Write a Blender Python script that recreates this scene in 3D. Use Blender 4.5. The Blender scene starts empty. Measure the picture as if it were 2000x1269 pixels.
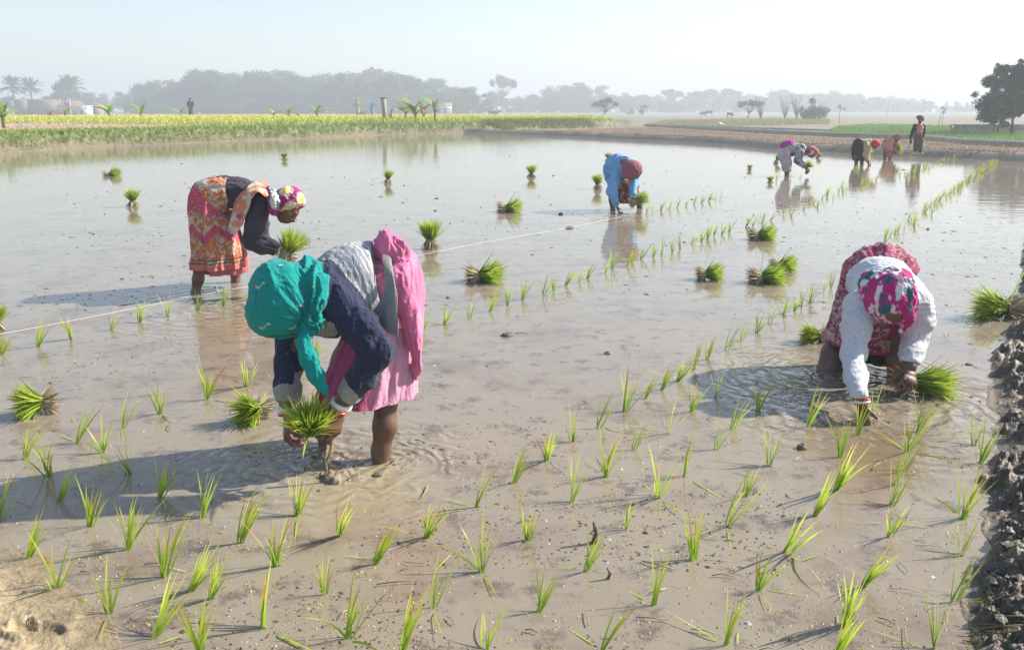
import bpy, math, random
import numpy as np
from mathutils import Vector, Matrix
import openvdb as vdb
R = math.radians
scene = bpy.context.scene
# ---------------------------------------------------------------- camera, sky, sun, exposure
H_CAM = 1.5; FPX = 1750.0; PITCH = math.atan((634.5 - 214.0) / FPX)
cam_d = bpy.data.cameras.new("camera"); cam = bpy.data.objects.new("camera", cam_d)
scene.collection.objects.link(cam); scene.camera = cam
cam.location = (0, 0, H_CAM); cam.rotation_euler = (math.pi / 2 - PITCH, 0, 0)
cam_d.sensor_width = 36; cam_d.lens = 36 * FPX / 2000.0; cam_d.clip_end = 6000; cam_d.clip_start = 0.05
SUN_EL, SUN_AZ = R(33), R(73)            # azimuth clockwise from +Y (away from the camera)
world = bpy.data.worlds.new("World"); scene.world = world; world.use_nodes = True
wt = world.node_tree; bg = wt.nodes["Background"]
sky = wt.nodes.new("ShaderNodeTexSky"); sky.sky_type = 'NISHITA'; sky.sun_disc = False
sky.sun_elevation = SUN_EL; sky.sun_rotation = SUN_AZ
sky.air_density = 1.0; sky.dust_density = 1.0; sky.ozone_density = 1.0
tint = wt.nodes.new('ShaderNodeMix'); tint.data_type = 'RGBA'; tint.blend_type = 'MULTIPLY'; tint.inputs[0].default_value = 1
tint.inputs['B'].default_value = (1.0, .99, 1.01, 1); wt.links.new(sky.outputs[0], tint.inputs['A']); wt.links.new(tint.outputs['Result'], bg.inputs[0]); bg.inputs[1].default_value = 0.10
sun_d = bpy.data.lights.new("sun", 'SUN'); sun = bpy.data.objects.new("sun", sun_d)
scene.collection.objects.link(sun)
sun_d.energy = 4.9; sun_d.angle = R(0.9); sun_d.color = (1.0, 0.93, 0.82)
sv = Vector((math.sin(SUN_AZ) * math.cos(SUN_EL), math.cos(SUN_AZ) * math.cos(SUN_EL), math.sin(SUN_EL)))
sun.rotation_euler = sv.to_track_quat('Z', 'Y').to_euler()
scene.view_settings.view_transform = 'Standard'; scene.view_settings.look = 'None'
scene.view_settings.exposure = 1.02; scene.view_settings.gamma = 1.0
scene.render.engine = 'CYCLES'
scene.cycles.use_denoising = True
scene.cycles.max_bounces = 6; scene.cycles.transparent_max_bounces = 6
scene.cycles.volume_bounces = 0; scene.cycles.caustics_reflective = False; scene.cycles.caustics_refractive = False

# ---------------------------------------------------------------- pixel <-> world
CP, SP = math.cos(PITCH), math.sin(PITCH)
def ray(px, py):
    u = (px - 1000.0) / FPX; v = (634.5 - py) / FPX
    return np.array([u, CP + v * SP, -SP + v * CP])
def P(px, py, z=0.0):
    d = ray(px, py); t = (z - H_CAM) / d[2]
    return np.array([0, 0, H_CAM]) + d * t
def PY(px, py, y):                        # the point of that ray at distance y
    d = ray(px, py); return np.array([0, 0, H_CAM]) + d * (y / d[1])
def proj(p):
    x, y, z = p[..., 0], p[..., 1], p[..., 2] - H_CAM
    zc = y * CP - z * SP; yc = y * SP + z * CP
    return 1000 + FPX * x / zc, 634.5 - FPX * yc / zc
def ppm(y, z=0.0):                        # photo pixels per metre
    return FPX / (y * CP - (z - H_CAM) * SP)

# ---------------------------------------------------------------- noise
def _h(i, j, k, s):
    n = (i * 374761393 + j * 668265263 + k * 2147483647 + s * 974634777) & 0xffffffff
    n = ((n ^ (n >> 13)) * 1274126177) & 0xffffffff
    n = ((n ^ (n >> 16)) * 2246822519) & 0xffffffff
    return ((n ^ (n >> 15)) & 0xffffff) / float(0xffffff)
def vnoise(p, s=0):                       # value noise in -1..1 of an (n,3) array
    f = np.floor(p).astype(np.int64); t = p - f; t = t * t * (3 - 2 * t)
    r = 0
    for a in (0, 1):
        wa = t[:, 0] if a else 1 - t[:, 0]
        for b in (0, 1):
            wb = t[:, 1] if b else 1 - t[:, 1]
            for c in (0, 1):
                wc = t[:, 2] if c else 1 - t[:, 2]
                r = r + wa * wb * wc * _h(f[:, 0] + a, f[:, 1] + b, f[:, 2] + c, s)
    return r * 2 - 1
def fbm(p, s=0, o=4):
    r = 0; a = 1.0; q = p.copy()
    for i in range(o):
        r = r + a * vnoise(q, s + i); q = q * 2.03 + 7.1; a *= 0.5
    return r / 1.9
def smooth(a, b, x):
    t = np.clip((x - a) / (b - a), 0, 1); return t * t * (3 - 2 * t)

# ---------------------------------------------------------------- objects
def link(o): scene.collection.objects.link(o)
def mesh_data(name, V, F, mat=None, col=None, smooth_=True):
    V = np.asarray(V, np.float32); me = bpy.data.meshes.new(name)
    if isinstance(F, np.ndarray):
        n, k = F.shape
        me.vertices.add(len(V)); me.vertices.foreach_set('co', V.ravel())
        me.loops.add(n * k); me.loops.foreach_set('vertex_index', F.astype(np.int32).ravel())
        me.polygons.add(n); me.polygons.foreach_set('loop_start', np.arange(0, n * k, k, dtype=np.int32))
        me.polygons.foreach_set('loop_total', np.full(n, k, np.int32))
        me.update(calc_edges=True)
    else:
        me.from_pydata([tuple(v) for v in V], [], F); me.update()
    if smooth_ and len(me.polygons):
        me.polygons.foreach_set('use_smooth', np.ones(len(me.polygons), bool))
    if col is not None:
        c = np.ones((len(V), 4), np.float32); c[:, :3] = col
        a = me.color_attributes.new('Col', 'FLOAT_COLOR', 'POINT'); a.data.foreach_set('color', c.ravel())
    if mat: me.materials.append(mat)
    me.validate(); return me
def obj(name, me, parent=None, loc=None):
    o = bpy.data.objects.new(name, me); link(o)
    if loc is not None: o.location = loc
    if parent is not None:
        o.parent = parent
    return o
def empty(name, loc=(0, 0, 0)):
    o = bpy.data.objects.new(name, None); link(o); o.location = loc; o.empty_display_size = .1
    return o
def tag(o, label=None, cat=None, group=None, kind=None):
    if label: o['label'] = label
    if cat: o['category'] = cat
    if group: o['group'] = group
    if kind: o['kind'] = kind
    return o
class MB:                                 # collects quads / tris with colours
    def __init__(s): s.V = []; s.F = []; s.C = []; s.n = 0
    def add(s, V, F, C=None):
        V = np.asarray(V, float); F = np.asarray(F)
        s.V.append(V); s.F.append(F + s.n); s.n += len(V)
        s.C.append(np.broadcast_to(np.array((1, 1, 1) if C is None else C, float), (len(V), 3)))
    def data(s, name, mat, smooth_=True):
        return mesh_data(name, np.vstack(s.V), np.vstack(s.F), mat, np.vstack(s.C), smooth_)
def frame(d):
    d = np.asarray(d, float); d = d / (np.linalg.norm(d) + 1e-9)
    a = np.array([0, 0, 1.0]) if abs(d[2]) < .9 else np.array([1.0, 0, 0])
    x = np.cross(a, d); x /= np.linalg.norm(x); return x, np.cross(d, x), d
def tube(pts, rad, n=8, caps=True, ry=None):        # swept tube through pts (all quads)
    pts = np.asarray(pts, float); m = len(pts); rad = np.broadcast_to(np.asarray(rad, float), (m,))
    T = np.gradient(pts, axis=0); x, y, _ = frame(T[0]); V = []
    for i in range(m):
        t = T[i] / (np.linalg.norm(T[i]) + 1e-9)
        x = x - t * np.dot(x, t); x /= np.linalg.norm(x) + 1e-9; y = np.cross(t, x)
        a = np.linspace(0, 2 * np.pi, n, endpoint=False)
        V.append(pts[i] + rad[i] * (np.cos(a)[:, None] * x + np.sin(a)[:, None] * y))
    V = np.vstack(V); F = []
    for i in range(m - 1):
        for j in range(n):
            k = (j + 1) % n
            F.append((i * n + j, i * n + k, (i + 1) * n + k, (i + 1) * n + j))
    if caps:
        for base, flip in ((0, True), ((m - 1) * n, False)):
            V = np.vstack([V, V[base:base + n].mean(0)]); c = len(V) - 1
            for j in range(0, n, 2):
                q = (c, base + j, base + (j + 1) % n, base + (j + 2) % n)
                F.append(q[::-1] if flip else q)
    return V, np.array(F)
def blades(rng, base, d, L, W, bend, seg=4, side=None):
    """many leaf blades at once: base,d (n,3); L,W,bend (n,). Returns V, quads, t along the blade."""
    n = len(base); d = d / np.linalg.norm(d, axis=1)[:, None]
    up = np.array([0, 0, 1.0])
    hd = d.copy(); hd[:, 2] = 0; hn = np.linalg.norm(hd, axis=1)
    rnd = rng.normal(size=(n, 3)); rnd[:, 2] = 0
    hd = np.where(hn[:, None] > .02, hd / (hn[:, None] + 1e-9), rnd / (np.linalg.norm(rnd, axis=1)[:, None] + 1e-9))
    sd = np.cross(d, rng.normal(size=(n, 3))) if side is None else side
    sd = sd / (np.linalg.norm(sd, axis=1)[:, None] + 1e-9)
    V = np.zeros((n, seg + 1, 2, 3)); tt = np.zeros((n, seg + 1, 2))
    for i in range(seg + 1):
        t = i / seg
        c = base + d * (L * t)[:, None] + hd * (bend * L * t * t)[:, None] - up * (np.abs(bend) * L * t ** 3 * .45)[:, None]
        w = W * (1 - t ** 2.2) * (0.65 + 0.7 * min(t * 2, 1) * .5) + W * .04
        V[:, i, 0] = c - sd * (w / 2)[:, None]; V[:, i, 1] = c + sd * (w / 2)[:, None]; tt[:, i] = t
    V = V.reshape(-1, 3); F = []
    b = (np.arange(n) * (seg + 1) * 2)[:, None]
    for i in range(seg): F.append(b + np.array([i * 2, i * 2 + 1, i * 2 + 3, i * 2 + 2]))
    return V, np.stack(F, 1).reshape(-1, 4), tt.ravel()

# ---------------------------------------------------------------- materials
def mat(name, col=(1, 1, 1), rough=.7, attr=False, spec=.3, transl=0.0, bump=None, var=0.0, vscale=20, metallic=0, sheen=0.0, coat=0, folds=0):
    m = bpy.data.materials.new(name); m.use_nodes = True; t = m.node_tree; N = t.nodes; Lk = t.links
    b = N["Principled BSDF"]; b.inputs['Roughness'].default_value = rough
    b.inputs['Specular IOR Level'].default_value = spec; b.inputs['Metallic'].default_value = metallic
    if sheen: b.inputs['Sheen Weight'].default_value = sheen
    if coat: b.inputs['Coat Weight'].default_value = coat; b.inputs['Coat Roughness'].default_value = .15
    tc = N.new('ShaderNodeTexCoord')
    if attr:
        a = N.new('ShaderNodeAttribute'); a.attribute_name = 'Col'; src = a.outputs['Color']
    else:
        r = N.new('ShaderNodeRGB'); r.outputs[0].default_value = (*col, 1); src = r.outputs[0]
    if attr and tuple(col) != (1, 1, 1):
        mm = N.new('ShaderNodeMix'); mm.data_type = 'RGBA'; mm.blend_type = 'MULTIPLY'; mm.inputs[0].default_value = 1
        Lk.new(src, mm.inputs['A']); mm.inputs['B'].default_value = (*col, 1); src = mm.outputs['Result']
    if var:
        n = N.new('ShaderNodeTexNoise'); n.inputs['Scale'].default_value = vscale; n.inputs['Detail'].default_value = 6
        mr = N.new('ShaderNodeMapRange'); mr.inputs[1].default_value = .3; mr.inputs[2].default_value = .7
        mr.inputs[3].default_value = 1 - var; mr.inputs[4].default_value = 1 + var
        Lk.new(tc.outputs['Object'], n.inputs['Vector']); Lk.new(n.outputs[0], mr.inputs[0])
        vm = N.new('ShaderNodeVectorMath'); vm.operation = 'SCALE'
        Lk.new(src, vm.inputs[0]); Lk.new(mr.outputs[0], vm.inputs['Scale']); src = vm.outputs[0]
    Lk.new(src, b.inputs['Base Color'])
    if folds:
        n = N.new('ShaderNodeTexNoise'); n.inputs['Scale'].default_value = 17; n.inputs['Detail'].default_value = 3; n.inputs['Distortion'].default_value = 1.6
        ab = N.new('ShaderNodeMath'); ab.operation = 'SUBTRACT'; ab.inputs[1].default_value = .5; a2 = N.new('ShaderNodeMath'); a2.operation = 'ABSOLUTE'
        mp = N.new('ShaderNodeMapping'); mp.inputs['Scale'].default_value = (1, 1, .55); Lk.new(tc.outputs['Object'], mp.inputs['Vector']); Lk.new(mp.outputs[0], n.inputs['Vector']); Lk.new(n.outputs[0], ab.inputs[0]); Lk.new(ab.outputs[0], a2.inputs[0])
        bp = N.new('ShaderNodeBump'); bp.invert = True; bp.inputs['Strength'].default_value = folds; bp.inputs['Distance'].default_value = .05
        Lk.new(a2.outputs[0], bp.inputs['Height']); Lk.new(bp.outputs[0], b.inputs['Normal'])
    elif bump:
        for sc_, st in [bump]:
            n = N.new('ShaderNodeTexNoise'); n.inputs['Scale'].default_value = sc_; n.inputs['Detail'].default_value = 5
            Lk.new(tc.outputs['Object'], n.inputs['Vector'])
            bp = N.new('ShaderNodeBump'); bp.inputs['Strength'].default_value = st; bp.inputs['Distance'].default_value = .02
            Lk.new(n.outputs[0], bp.inputs['Height']); Lk.new(bp.outputs[0], b.inputs['Normal'])
    if transl:
        tr = N.new('ShaderNodeBsdfTranslucent'); mx = N.new('ShaderNodeMixShader'); mx.inputs[0].default_value = transl
        Lk.new(src, tr.inputs[0]); Lk.new(b.outputs[0], mx.inputs[1]); Lk.new(tr.outputs[0], mx.inputs[2])
        Lk.new(mx.outputs[0], N['Material Output'].inputs['Surface'])
    return m
# ================================================================ the land
def pxs(l, z=0.0): return np.array([P(x, y, z)[:2] for x, y in l])
BACK = [(-900, 352), (-400, 328), (0, 301), (105, 292), (210, 286), (350, 281), (500, 274), (640, 269), (740, 264), (905, 260), (1000, 263),
        (1100, 267), (1200, 272), (1300, 276), (1400, 281), (1500, 291), (1600, 297), (1700, 302), (1850, 310), (2000, 317), (2250, 326), (2600, 338)]
RIGHT = [(2350, 380), (2010, 430), (1996, 500), (1992, 560), (1990, 610), (1962, 660), (1938, 720), (1945, 790), (1950, 840), (1950, 900), (1922, 960), (1932, 1030),
         (1905, 1080), (1892, 1180), (1885, 1269)]
LEFTB = [(275, 1280), (225, 1228), (178, 1188), (128, 1136), (80, 1098), (0, 1068), (-150, 1040), (-500, 1000), (-1200, 960)]
pond = np.vstack([pxs(BACK), pxs(RIGHT), np.array([[1.15, 1.5], [1.0, 0.2], [.6, -.6], [-.6, -.6], [-.75, 1.2]]), pxs(LEFTB)])
def sdist(poly, q):                       # signed distance, positive outside
    a = poly; b = np.roll(poly, -1, 0); d2 = np.full(len(q), 1e18); ins = np.zeros(len(q), bool)
    for (x0, y0), (x1, y1) in zip(a, b):
        ex, ey = x1 - x0, y1 - y0; wx, wy = q[:, 0] - x0, q[:, 1] - y0
        t = np.clip((wx * ex + wy * ey) / (ex * ex + ey * ey + 1e-12), 0, 1)
        d2 = np.minimum(d2, (wx - ex * t) ** 2 + (wy - ey * t) ** 2)
        c = ((y0 > q[:, 1]) != (y1 > q[:, 1])); 
        if ey != 0: ins ^= c & (q[:, 0] < x0 + ex * (q[:, 1] - y0) / ey)
    return np.where(ins, -1, 1) * np.sqrt(d2)
# raised mustard plateau: its edge follows the bank, then runs back along the stubble field
PLAT = [(-900, 352), (-400, 328), (0, 301), (105, 292), (210, 286), (350, 281), (500, 274), (640, 269), (740, 264), (905, 260), (1040, 256), (1150, 252), (1262, 247)]
_e = pxs(PLAT)
plat = np.vstack([_e, [[_e[-1][0] + 2, _e[-1][1] + 45], [12, 135], [-200, 150], [-260, 40]]])
GH = 0.58
LUMPS = [(*P(px, py)[:2], s_, a_) for px, py, s_, a_ in ((636, 938, .028, .012), (648, 930, .026, .016), (662, 934, .03, .012), (674, 928, .026, .017), (688, 936, .028, .013), (655, 944, .03, .012), (672, 944, .025, .011), (700, 931, .02, .010), (626, 931, .018, .010), (735, 925, .022, .014))]
def ground_h(q):
    q = np.asarray(q, float); d = sdist(pond, q); dp = -sdist(plat, q)      # dp > 0 on the plateau
    r = np.hypot(q[:, 0], q[:, 1]); n3 = np.c_[q, np.zeros(len(q))]
    f1 = fbm(n3 * 2.2, 3); f2 = fbm(n3 * 9, 11); f3 = fbm(n3 * 34, 17)
    near = smooth(14, 7, r); d = d + near * (.07 * fbm(n3 * 3.1, 43, 3) + .03 * fbm(n3 * 12, 47, 3))
    # low bund round the back right, then the field
    bund = .16 * smooth(-.15, .5, d) * smooth(2.6, 1.3, d) + .05 * smooth(0, .5, d)
    h = bund + .03 * f1 * smooth(.2, 2, d)
    # plateau
    g = smooth(-.05, 1.15, dp + .25 * f2 * smooth(0, .3, dp)); h = np.where(dp > -.3, np.maximum(h, GH * g ** .8 + (.08 * f1 + .16 * f2 + .05 * f3) * smooth(.0, .5, dp) * smooth(3.2, 1.6, dp) + .04 * f1 * smooth(1, 3, dp)), h)
    # near right bank
    side = (q[:, 0] > 0) & (r < 40) & (d < 9)
    f4 = fbm(n3 * 75, 23, 3); rb = .27 * smooth(-.02, .75, d + .10 * f2 + .03 * f3) + (.05 * f1 + .07 * f2 + .035 * f3 + .020 * f4) * smooth(-.02, .05, d)
    wR = smooth(24, 15, q[:, 1]) * (q[:, 0] > 0)
    h = h * (1 - wR) + rb * wR
    wL = ((q[:, 0] < 0) & (r < 9)) * 1.0
    lb = .11 * smooth(-.02, .9, d + .10 * f2) + (.016 * f1 + .014 * f2 + .005 * f3 + .003 * fbm(n3 * 80, 29, 2)) * smooth(0, .1, d)
    # a footprint pressed in the mud
    for (px, py, a, b_, dep) in ((65, 1215, .075, .035, .03), (45, 1208, .03, .02, .02), (30, 1222, .03, .02, .015)):
        c = P(px, py, .06)[:2]; e = ((q[:, 0] - c[0]) / a) ** 2 + ((q[:, 1] - c[1]) / b_) ** 2
        lb = lb - dep * np.exp(-e * e) + dep * .5 * np.exp(-(e - 1.8) ** 2 * 1.5)
    h = h * (1 - wL) + lb * wL
    # the bed of the pond, with lumps of stirred mud that break the surface
    ins = d < 0
    bed = -.05 + .0 * f1
    for (x, y, s, a) in LUMPS:
        e = ((q[:, 0] - x) ** 2 + ((q[:, 1] - y) * 1.0) ** 2) / (s * s); bed = bed + (a + .045) * np.exp(-e) * (1 + .4 * f2 + .55 * f3)
    h = np.where(ins, np.minimum(bed, .08) * smooth(0, -.1, d) + h * smooth(-.1, 0, d) * 0, np.maximum(h, .004 + 0 * h))
    h = h + np.where(~ins, smooth(0, .12, d) * .012, 0)
    far = smooth(60, 160, r); return h * (1 - far * .6)
NA, NR = 760, 1050
az = np.concatenate([np.linspace(-85, -36, 60, endpoint=False), np.linspace(-36, 36, NA), np.linspace(36, 85, 61)[1:]]); az = np.radians(az); NAZ = len(az)
rr = np.concatenate([[.35, .6, .9, 1.2], np.geomspace(1.5, 80, NR), np.geomspace(80, 1500, 60)[1:]]); NRR = len(rr)
A, RR = np.meshgrid(az, rr); Q = np.c_[(RR * np.sin(A)).ravel(), (RR * np.cos(A)).ravel()]
gh = ground_h(Q); GV = np.c_[Q, gh]
i, j = np.meshgrid(np.arange(NRR - 1), np.arange(NAZ - 1), indexing='ij'); b0 = (i * NAZ + j).ravel()
GF = np.c_[b0, b0 + 1, b0 + NAZ + 1, b0 + NAZ]
# colour zones of the soil itself
d = sdist(pond, Q); dp = -sdist(plat, Q); n3 = np.c_[Q, np.zeros(len(Q))]
f1 = fbm(n3 * .6, 31); f2 = fbm(n3 * 4, 37); f3 = fbm(n3 * 15, 41)
def mixc(a, b, w): return a + (b - a) * np.clip(w, 0, 1)[:, None]
C = np.tile(np.array([.20, .155, .105]), (len(Q), 1))                       # dry brown earth
px_, py_ = proj(np.c_[Q, np.full(len(Q), .05)])
C = mixc(C, np.array([.29, .205, .155]), (d > 1.6) & (dp < 0) & (Q[:, 1] < 75))   # stubble field
pasture = mixc(np.tile([.19, .18, .09], (len(Q), 1)), np.array([.25, .185, .115]), smooth(-.2, .3, f1))
C = np.where(((dp < 0) & (Q[:, 1] > 75))[:, None], pasture, C)
C = np.where((Q[:, 1] > 170)[:, None], mixc(pasture, np.array([.22, .24, .18]), smooth(150, 260, Q[:, 1])), C)
seedbed = sdist(pxs([(1600, 262), (1700, 268), (1802, 271), (1896, 280), (2050, 288), (2500, 305), (2500, 270), (2000, 256), (1860, 247), (1700, 244), (1640, 248)], .05), Q) < 0
C = np.where(seedbed[:, None], np.array([.14, .22, .05]), C)
pl = (dp > 0); edge = smooth(2.2, .6, dp + .5 * f2)
C = np.where(pl[:, None], mixc(np.tile([.48, .34, .25], (len(Q), 1)), np.array([.13, .17, .045]), smooth(6.2, 4.6, dp + .4 * f2)), C)
C = np.where((pl & (dp < 1.5))[:, None], mixc(C, np.array([.165, .135, .075]) , smooth(.75, .3, dp + .35 * f2)), C)
darkb = (dp < 0) & (d < 1.7) & (Q[:, 1] > 14)
C = mixc(C, np.array([.15, .13, .09]), darkb * smooth(1.9, 1.3, d + .3 * f2))
nr = (Q[:, 0] > 0) & (np.hypot(Q[:, 0], Q[:, 1]) < 26) & (Q[:, 1] < 22) & (d > -.05)
C = np.where(nr[:, None], mixc(np.tile([.10, .085, .066], (len(Q), 1)), np.array([.25, .215, .165]), smooth(-.1, .6, f2 + .5 * f3 + .3 * f1)), C)
nl = (Q[:, 0] < 0) & (np.hypot(Q[:, 0], Q[:, 1]) < 9)
C = np.where(nl[:, None], mixc(np.tile([.38, .30, .18], (len(Q), 1)), np.array([.23, .18, .11]), smooth(-.1, .7, f3 + f2 * .5)), C)
C = mixc(C, np.array([.085, .068, .046]), (smooth(.26, .03, d + .06 * f2) * (d > 0) * (nr * .85 + nl * .45)))
C = np.where((d < 0)[:, None], np.array([.22, .175, .12]), C)
C = C * (1 + (.22 + .3 * (pl & (dp < 1.5))) * f3 + .12 * f2 + .25 * (pl & (dp < 1.5)) * f2)[:, None]
m_ground = mat('soil', attr=True, rough=.55, spec=.4, bump=(70, .45), var=.16, vscale=45)
g = obj('ground', mesh_data('ground', GV, GF, m_ground, np.clip(C, .01, 1))); tag(g, kind='structure')

# ---------------------------------------------------------------- water
SILT = [(*P(700, 960)[:2], .42, (.32, .262, .16), .8), (*P(840, 1060)[:2], .22, (.27, .19, .14), .4), (*P(800, 1150)[:2], .13, (.25, .165, .12), .3), (*P(1680, 880)[:2], .5, (.20, .145, .08), .8), (*P(450, 640)[:2], .5, (.24, .17, .10), .6)]
def water_mat():
    m = bpy.data.materials.new('muddy_water'); m.use_nodes = True; t = m.node_tree; N = t.nodes; L = t.links
    b = N['Principled BSDF']; b.inputs['IOR'].default_value = 1.33; b.inputs['Specular IOR Level'].default_value = .5
    g = N.new('ShaderNodeNewGeometry')
    def noise(sc, det=5, vs=None, rough=.55, dist=0):
        n = N.new('ShaderNodeTexNoise'); n.inputs['Scale'].default_value = sc; n.inputs['Detail'].default_value = det
        n.inputs['Roughness'].default_value = rough; n.inputs['Distortion'].default_value = dist
        if vs is not None:
            mp = N.new('ShaderNodeMapping'); mp.inputs['Scale'].default_value = vs
            L.new(g.outputs['Position'], mp.inputs['Vector']); L.new(mp.outputs[0], n.inputs['Vector'])
        else: L.new(g.outputs['Position'], n.inputs['Vector'])
        return n.outputs[0]
    def rng_(s, a, b_, c, d_):
        r = N.new('ShaderNodeMapRange'); L.new(s, r.inputs[0])
        for k, v in enumerate((a, b_, c, d_)): r.inputs[k + 1].default_value = v
        return r.outputs[0]
    def mixrgb(f, A, B):
        x = N.new('ShaderNodeMix'); x.data_type = 'RGBA'
        if hasattr(f, 'is_linked') or not isinstance(f, float): L.new(f, x.inputs[0])
        else: x.inputs[0].default_value = f
        for s, k in ((A, 'A'), (B, 'B')):
            if isinstance(s, tuple): x.inputs[k].default_value = (*s, 1)
            else: L.new(s, x.inputs[k])
        return x.outputs['Result']
    def mth(op, a, b_=None):
        x = N.new('ShaderNodeMath'); x.operation = op
        for k, s in enumerate((a, b_)):
            if s is None: continue
            if isinstance(s, (int, float)): x.inputs[k].default_value = s
            else: L.new(s, x.inputs[k])
        return x.outputs[0]
    c0 = mixrgb(rng_(noise(.55, 3), .35, .65, 0, 1), (.272, .230, .165), (.255, .215, .162))
    # patches of reddish algae and dark bottom litter close to the surface
    c1 = mixrgb(rng_(noise(1.3, 8, rough=.72), .50, .64, 0, .75), c0, (.19, .14, .105))
    c2 = mixrgb(rng_(noise(6, 9, rough=.75), .53, .62, 0, .8), c1, (.125, .092, .075))
    fine = rng_(noise(55, 6, rough=.7), .61, .67, 0, .5)
    c3 = mixrgb(fine, c2, (.085, .068, .052))
    pale = rng_(noise(75, 4, rough=.7), .67, .71, 0, .6)
    c4 = mixrgb(pale, c3, (.50, .47, .40))
    for (x, y, r_, col, am) in SILT:
        v = N.new('ShaderNodeVectorMath'); v.operation = 'DISTANCE'; L.new(g.outputs['Position'], v.inputs[0]); v.inputs[1].default_value = (x, y, 0)
        c4 = mixrgb(rng_(mth('ADD', v.outputs['Value'], mth('MULTIPLY', noise(4, 5), r_ * .9)), r_ * .7, r_ * 1.5, am, 0), c4, col)
    L.new(c4, b.inputs['Base Color'])
    b.inputs['Roughness'].default_value = .03
    # ripples: gentle drift, silt texture, rings round the workers' legs and hands
    hgt = mth('MULTIPLY', noise(2.2, 2, vs=(.6, 1.6, 1)), .26)
    hgt = mth('ADD', hgt, mth('MULTIPLY', noise(11, 3, vs=(.7, 1.5, 1)), .03))
    hgt = mth('ADD', hgt, mth('MULTIPLY', fine, .02))
    hgt = mth('ADD', hgt, mth('MULTIPLY', rng_(noise(9, 8, rough=.7), .56, .68, 0, 1), .03))
    for (x, y, wl, r0, amp) in RINGS:
        v = N.new('ShaderNodeVectorMath'); v.operation = 'DISTANCE'; L.new(g.outputs['Position'], v.inputs[0]); v.inputs[1].default_value = (x, y, 0)
        wob = mth('MULTIPLY', noise(5, 2), .25)
        dd = mth('ADD', v.outputs['Value'], wob)
        s = mth('SINE', mth('MULTIPLY', dd, 6.283 / wl))
        env = rng_(v.outputs['Value'], 0, r0, amp, 0)
        hgt = mth('ADD', hgt, mth('MULTIPLY', s, env))
    bp = N.new('ShaderNodeBump'); bp.inputs['Strength'].default_value = 1.0; bp.inputs['Distance'].default_value = .012
    L.new(hgt, bp.inputs['Height']); L.new(bp.outputs[0], b.inputs['Normal'])
    return m
RINGS = [(*P(1740, 800)[:2], .10, 1.0, .45), (*P(1620, 735)[:2], .085, .9, .5), (*P(630, 905)[:2], .085, .75, .30), (*P(755, 905)[:2], .07, .5, .25),
         (*P(455, 600)[:2], .12, 1.3, .22), (*P(1215, 425)[:2], .14, 1.2, .2)]
m_water = water_mat()
wv = [(-75, -1, 0), (45, -1, 0), (45, 70, 0), (-75, 70, 0)]
w = obj('water', mesh_data('water', np.array(wv), np.array([[0, 1, 2, 3]]), m_water, smooth_=False)); tag(w, kind='structure')
def gz(x, y): return float(ground_h(np.array([[x, y]]))[0])

# ---------------------------------------------------------------- haze in the air
hz = bpy.data.materials.new('haze_air'); hz.use_nodes = True; N = hz.node_tree.nodes
for n_ in list(N):
    if n_.type == 'BSDF_PRINCIPLED': N.remove(n_)
pv = N.new('ShaderNodeVolumePrincipled'); pv.inputs['Density'].default_value = .0025; pv.inputs['Color'].default_value = (.88, .945, 1, 1)
pv.inputs['Anisotropy'].default_value = .15
hz.node_tree.links.new(pv.outputs[0], N['Material Output'].inputs['Volume'])
X0, X1, Y0, Y1, Z0, Z1 = -1700, 1700, -20, 1600, -1.3, 34
bv = np.array([(x, y, z) for z in (Z0, Z1) for y in (Y0, Y1) for x in (X0, X1)])
bf = np.array([[0, 2, 3, 1], [4, 5, 7, 6], [0, 1, 5, 4], [2, 6, 7, 3], [0, 4, 6, 2], [1, 3, 7, 5]])
hb = obj('haze', mesh_data('haze', bv, bf, hz, smooth_=False)); tag(hb, kind='stuff')
# ================================================================ people: distance-field surfaces
def V3(*a): return np.array(a, float)
def nrm(v): v = np.asarray(v, float); return v / (np.linalg.norm(v) + 1e-9)
def J(px, py, y): return PY(px, py, y)
def pr(r, y, z=.6): return r / ppm(y, z)
def cap(a, b, ra, rb, c=0): return ('c', np.asarray(a, float), np.asarray(b, float), ra, rb, c)
def ell(c, r, ax=(0, 0, 1), x=None, col=0):
    """ellipsoid: r=(along x, along y, along ax)"""
    z = nrm(ax); x = frame(z)[0] if x is None else nrm(np.asarray(x, float) - z * np.dot(x, z)); y = np.cross(z, x)
    return ('e', np.asarray(c, float), np.array(r, float), np.array([x, y, z]), 0, col)
def chain(l, c=0):                        # [(px,py,Y,rpx)...] -> tapered capsules
    P_ = [J(a, b, y) for a, b, y, r in l]; Rr = [r / ppm(y, p[2]) for (a, b, y, r), p in zip(l, P_)]
    return [cap(P_[i], P_[i + 1], Rr[i], Rr[i + 1], c) for i in range(len(l) - 1)]
def prim_d(p, X):
    if p[0] == 'c':
        _, a, b, ra, rb, _c = p; ab = b - a; L2 = np.dot(ab, ab) + 1e-12
        t = np.clip(((X - a) @ ab) / L2, 0, 1)
        return np.linalg.norm(X - a - t[..., None] * ab, axis=-1) - (ra + (rb - ra) * t)
    _, c, r, M, _, _c = p; q = (X - c) @ M.T; k0 = np.linalg.norm(q / r, axis=-1); k1 = np.linalg.norm(q / (r * r), axis=-1) + 1e-9
    return k0 * (k0 - 1) / k1
def prim_bb(p, m):
    if p[0] == 'c':
        rr_ = max(p[3], p[4]) + m; return np.minimum(p[1], p[2]) - rr_, np.maximum(p[1], p[2]) + rr_
    rr_ = p[2].max() + m; return p[1] - rr_, p[1] + rr_
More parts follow.
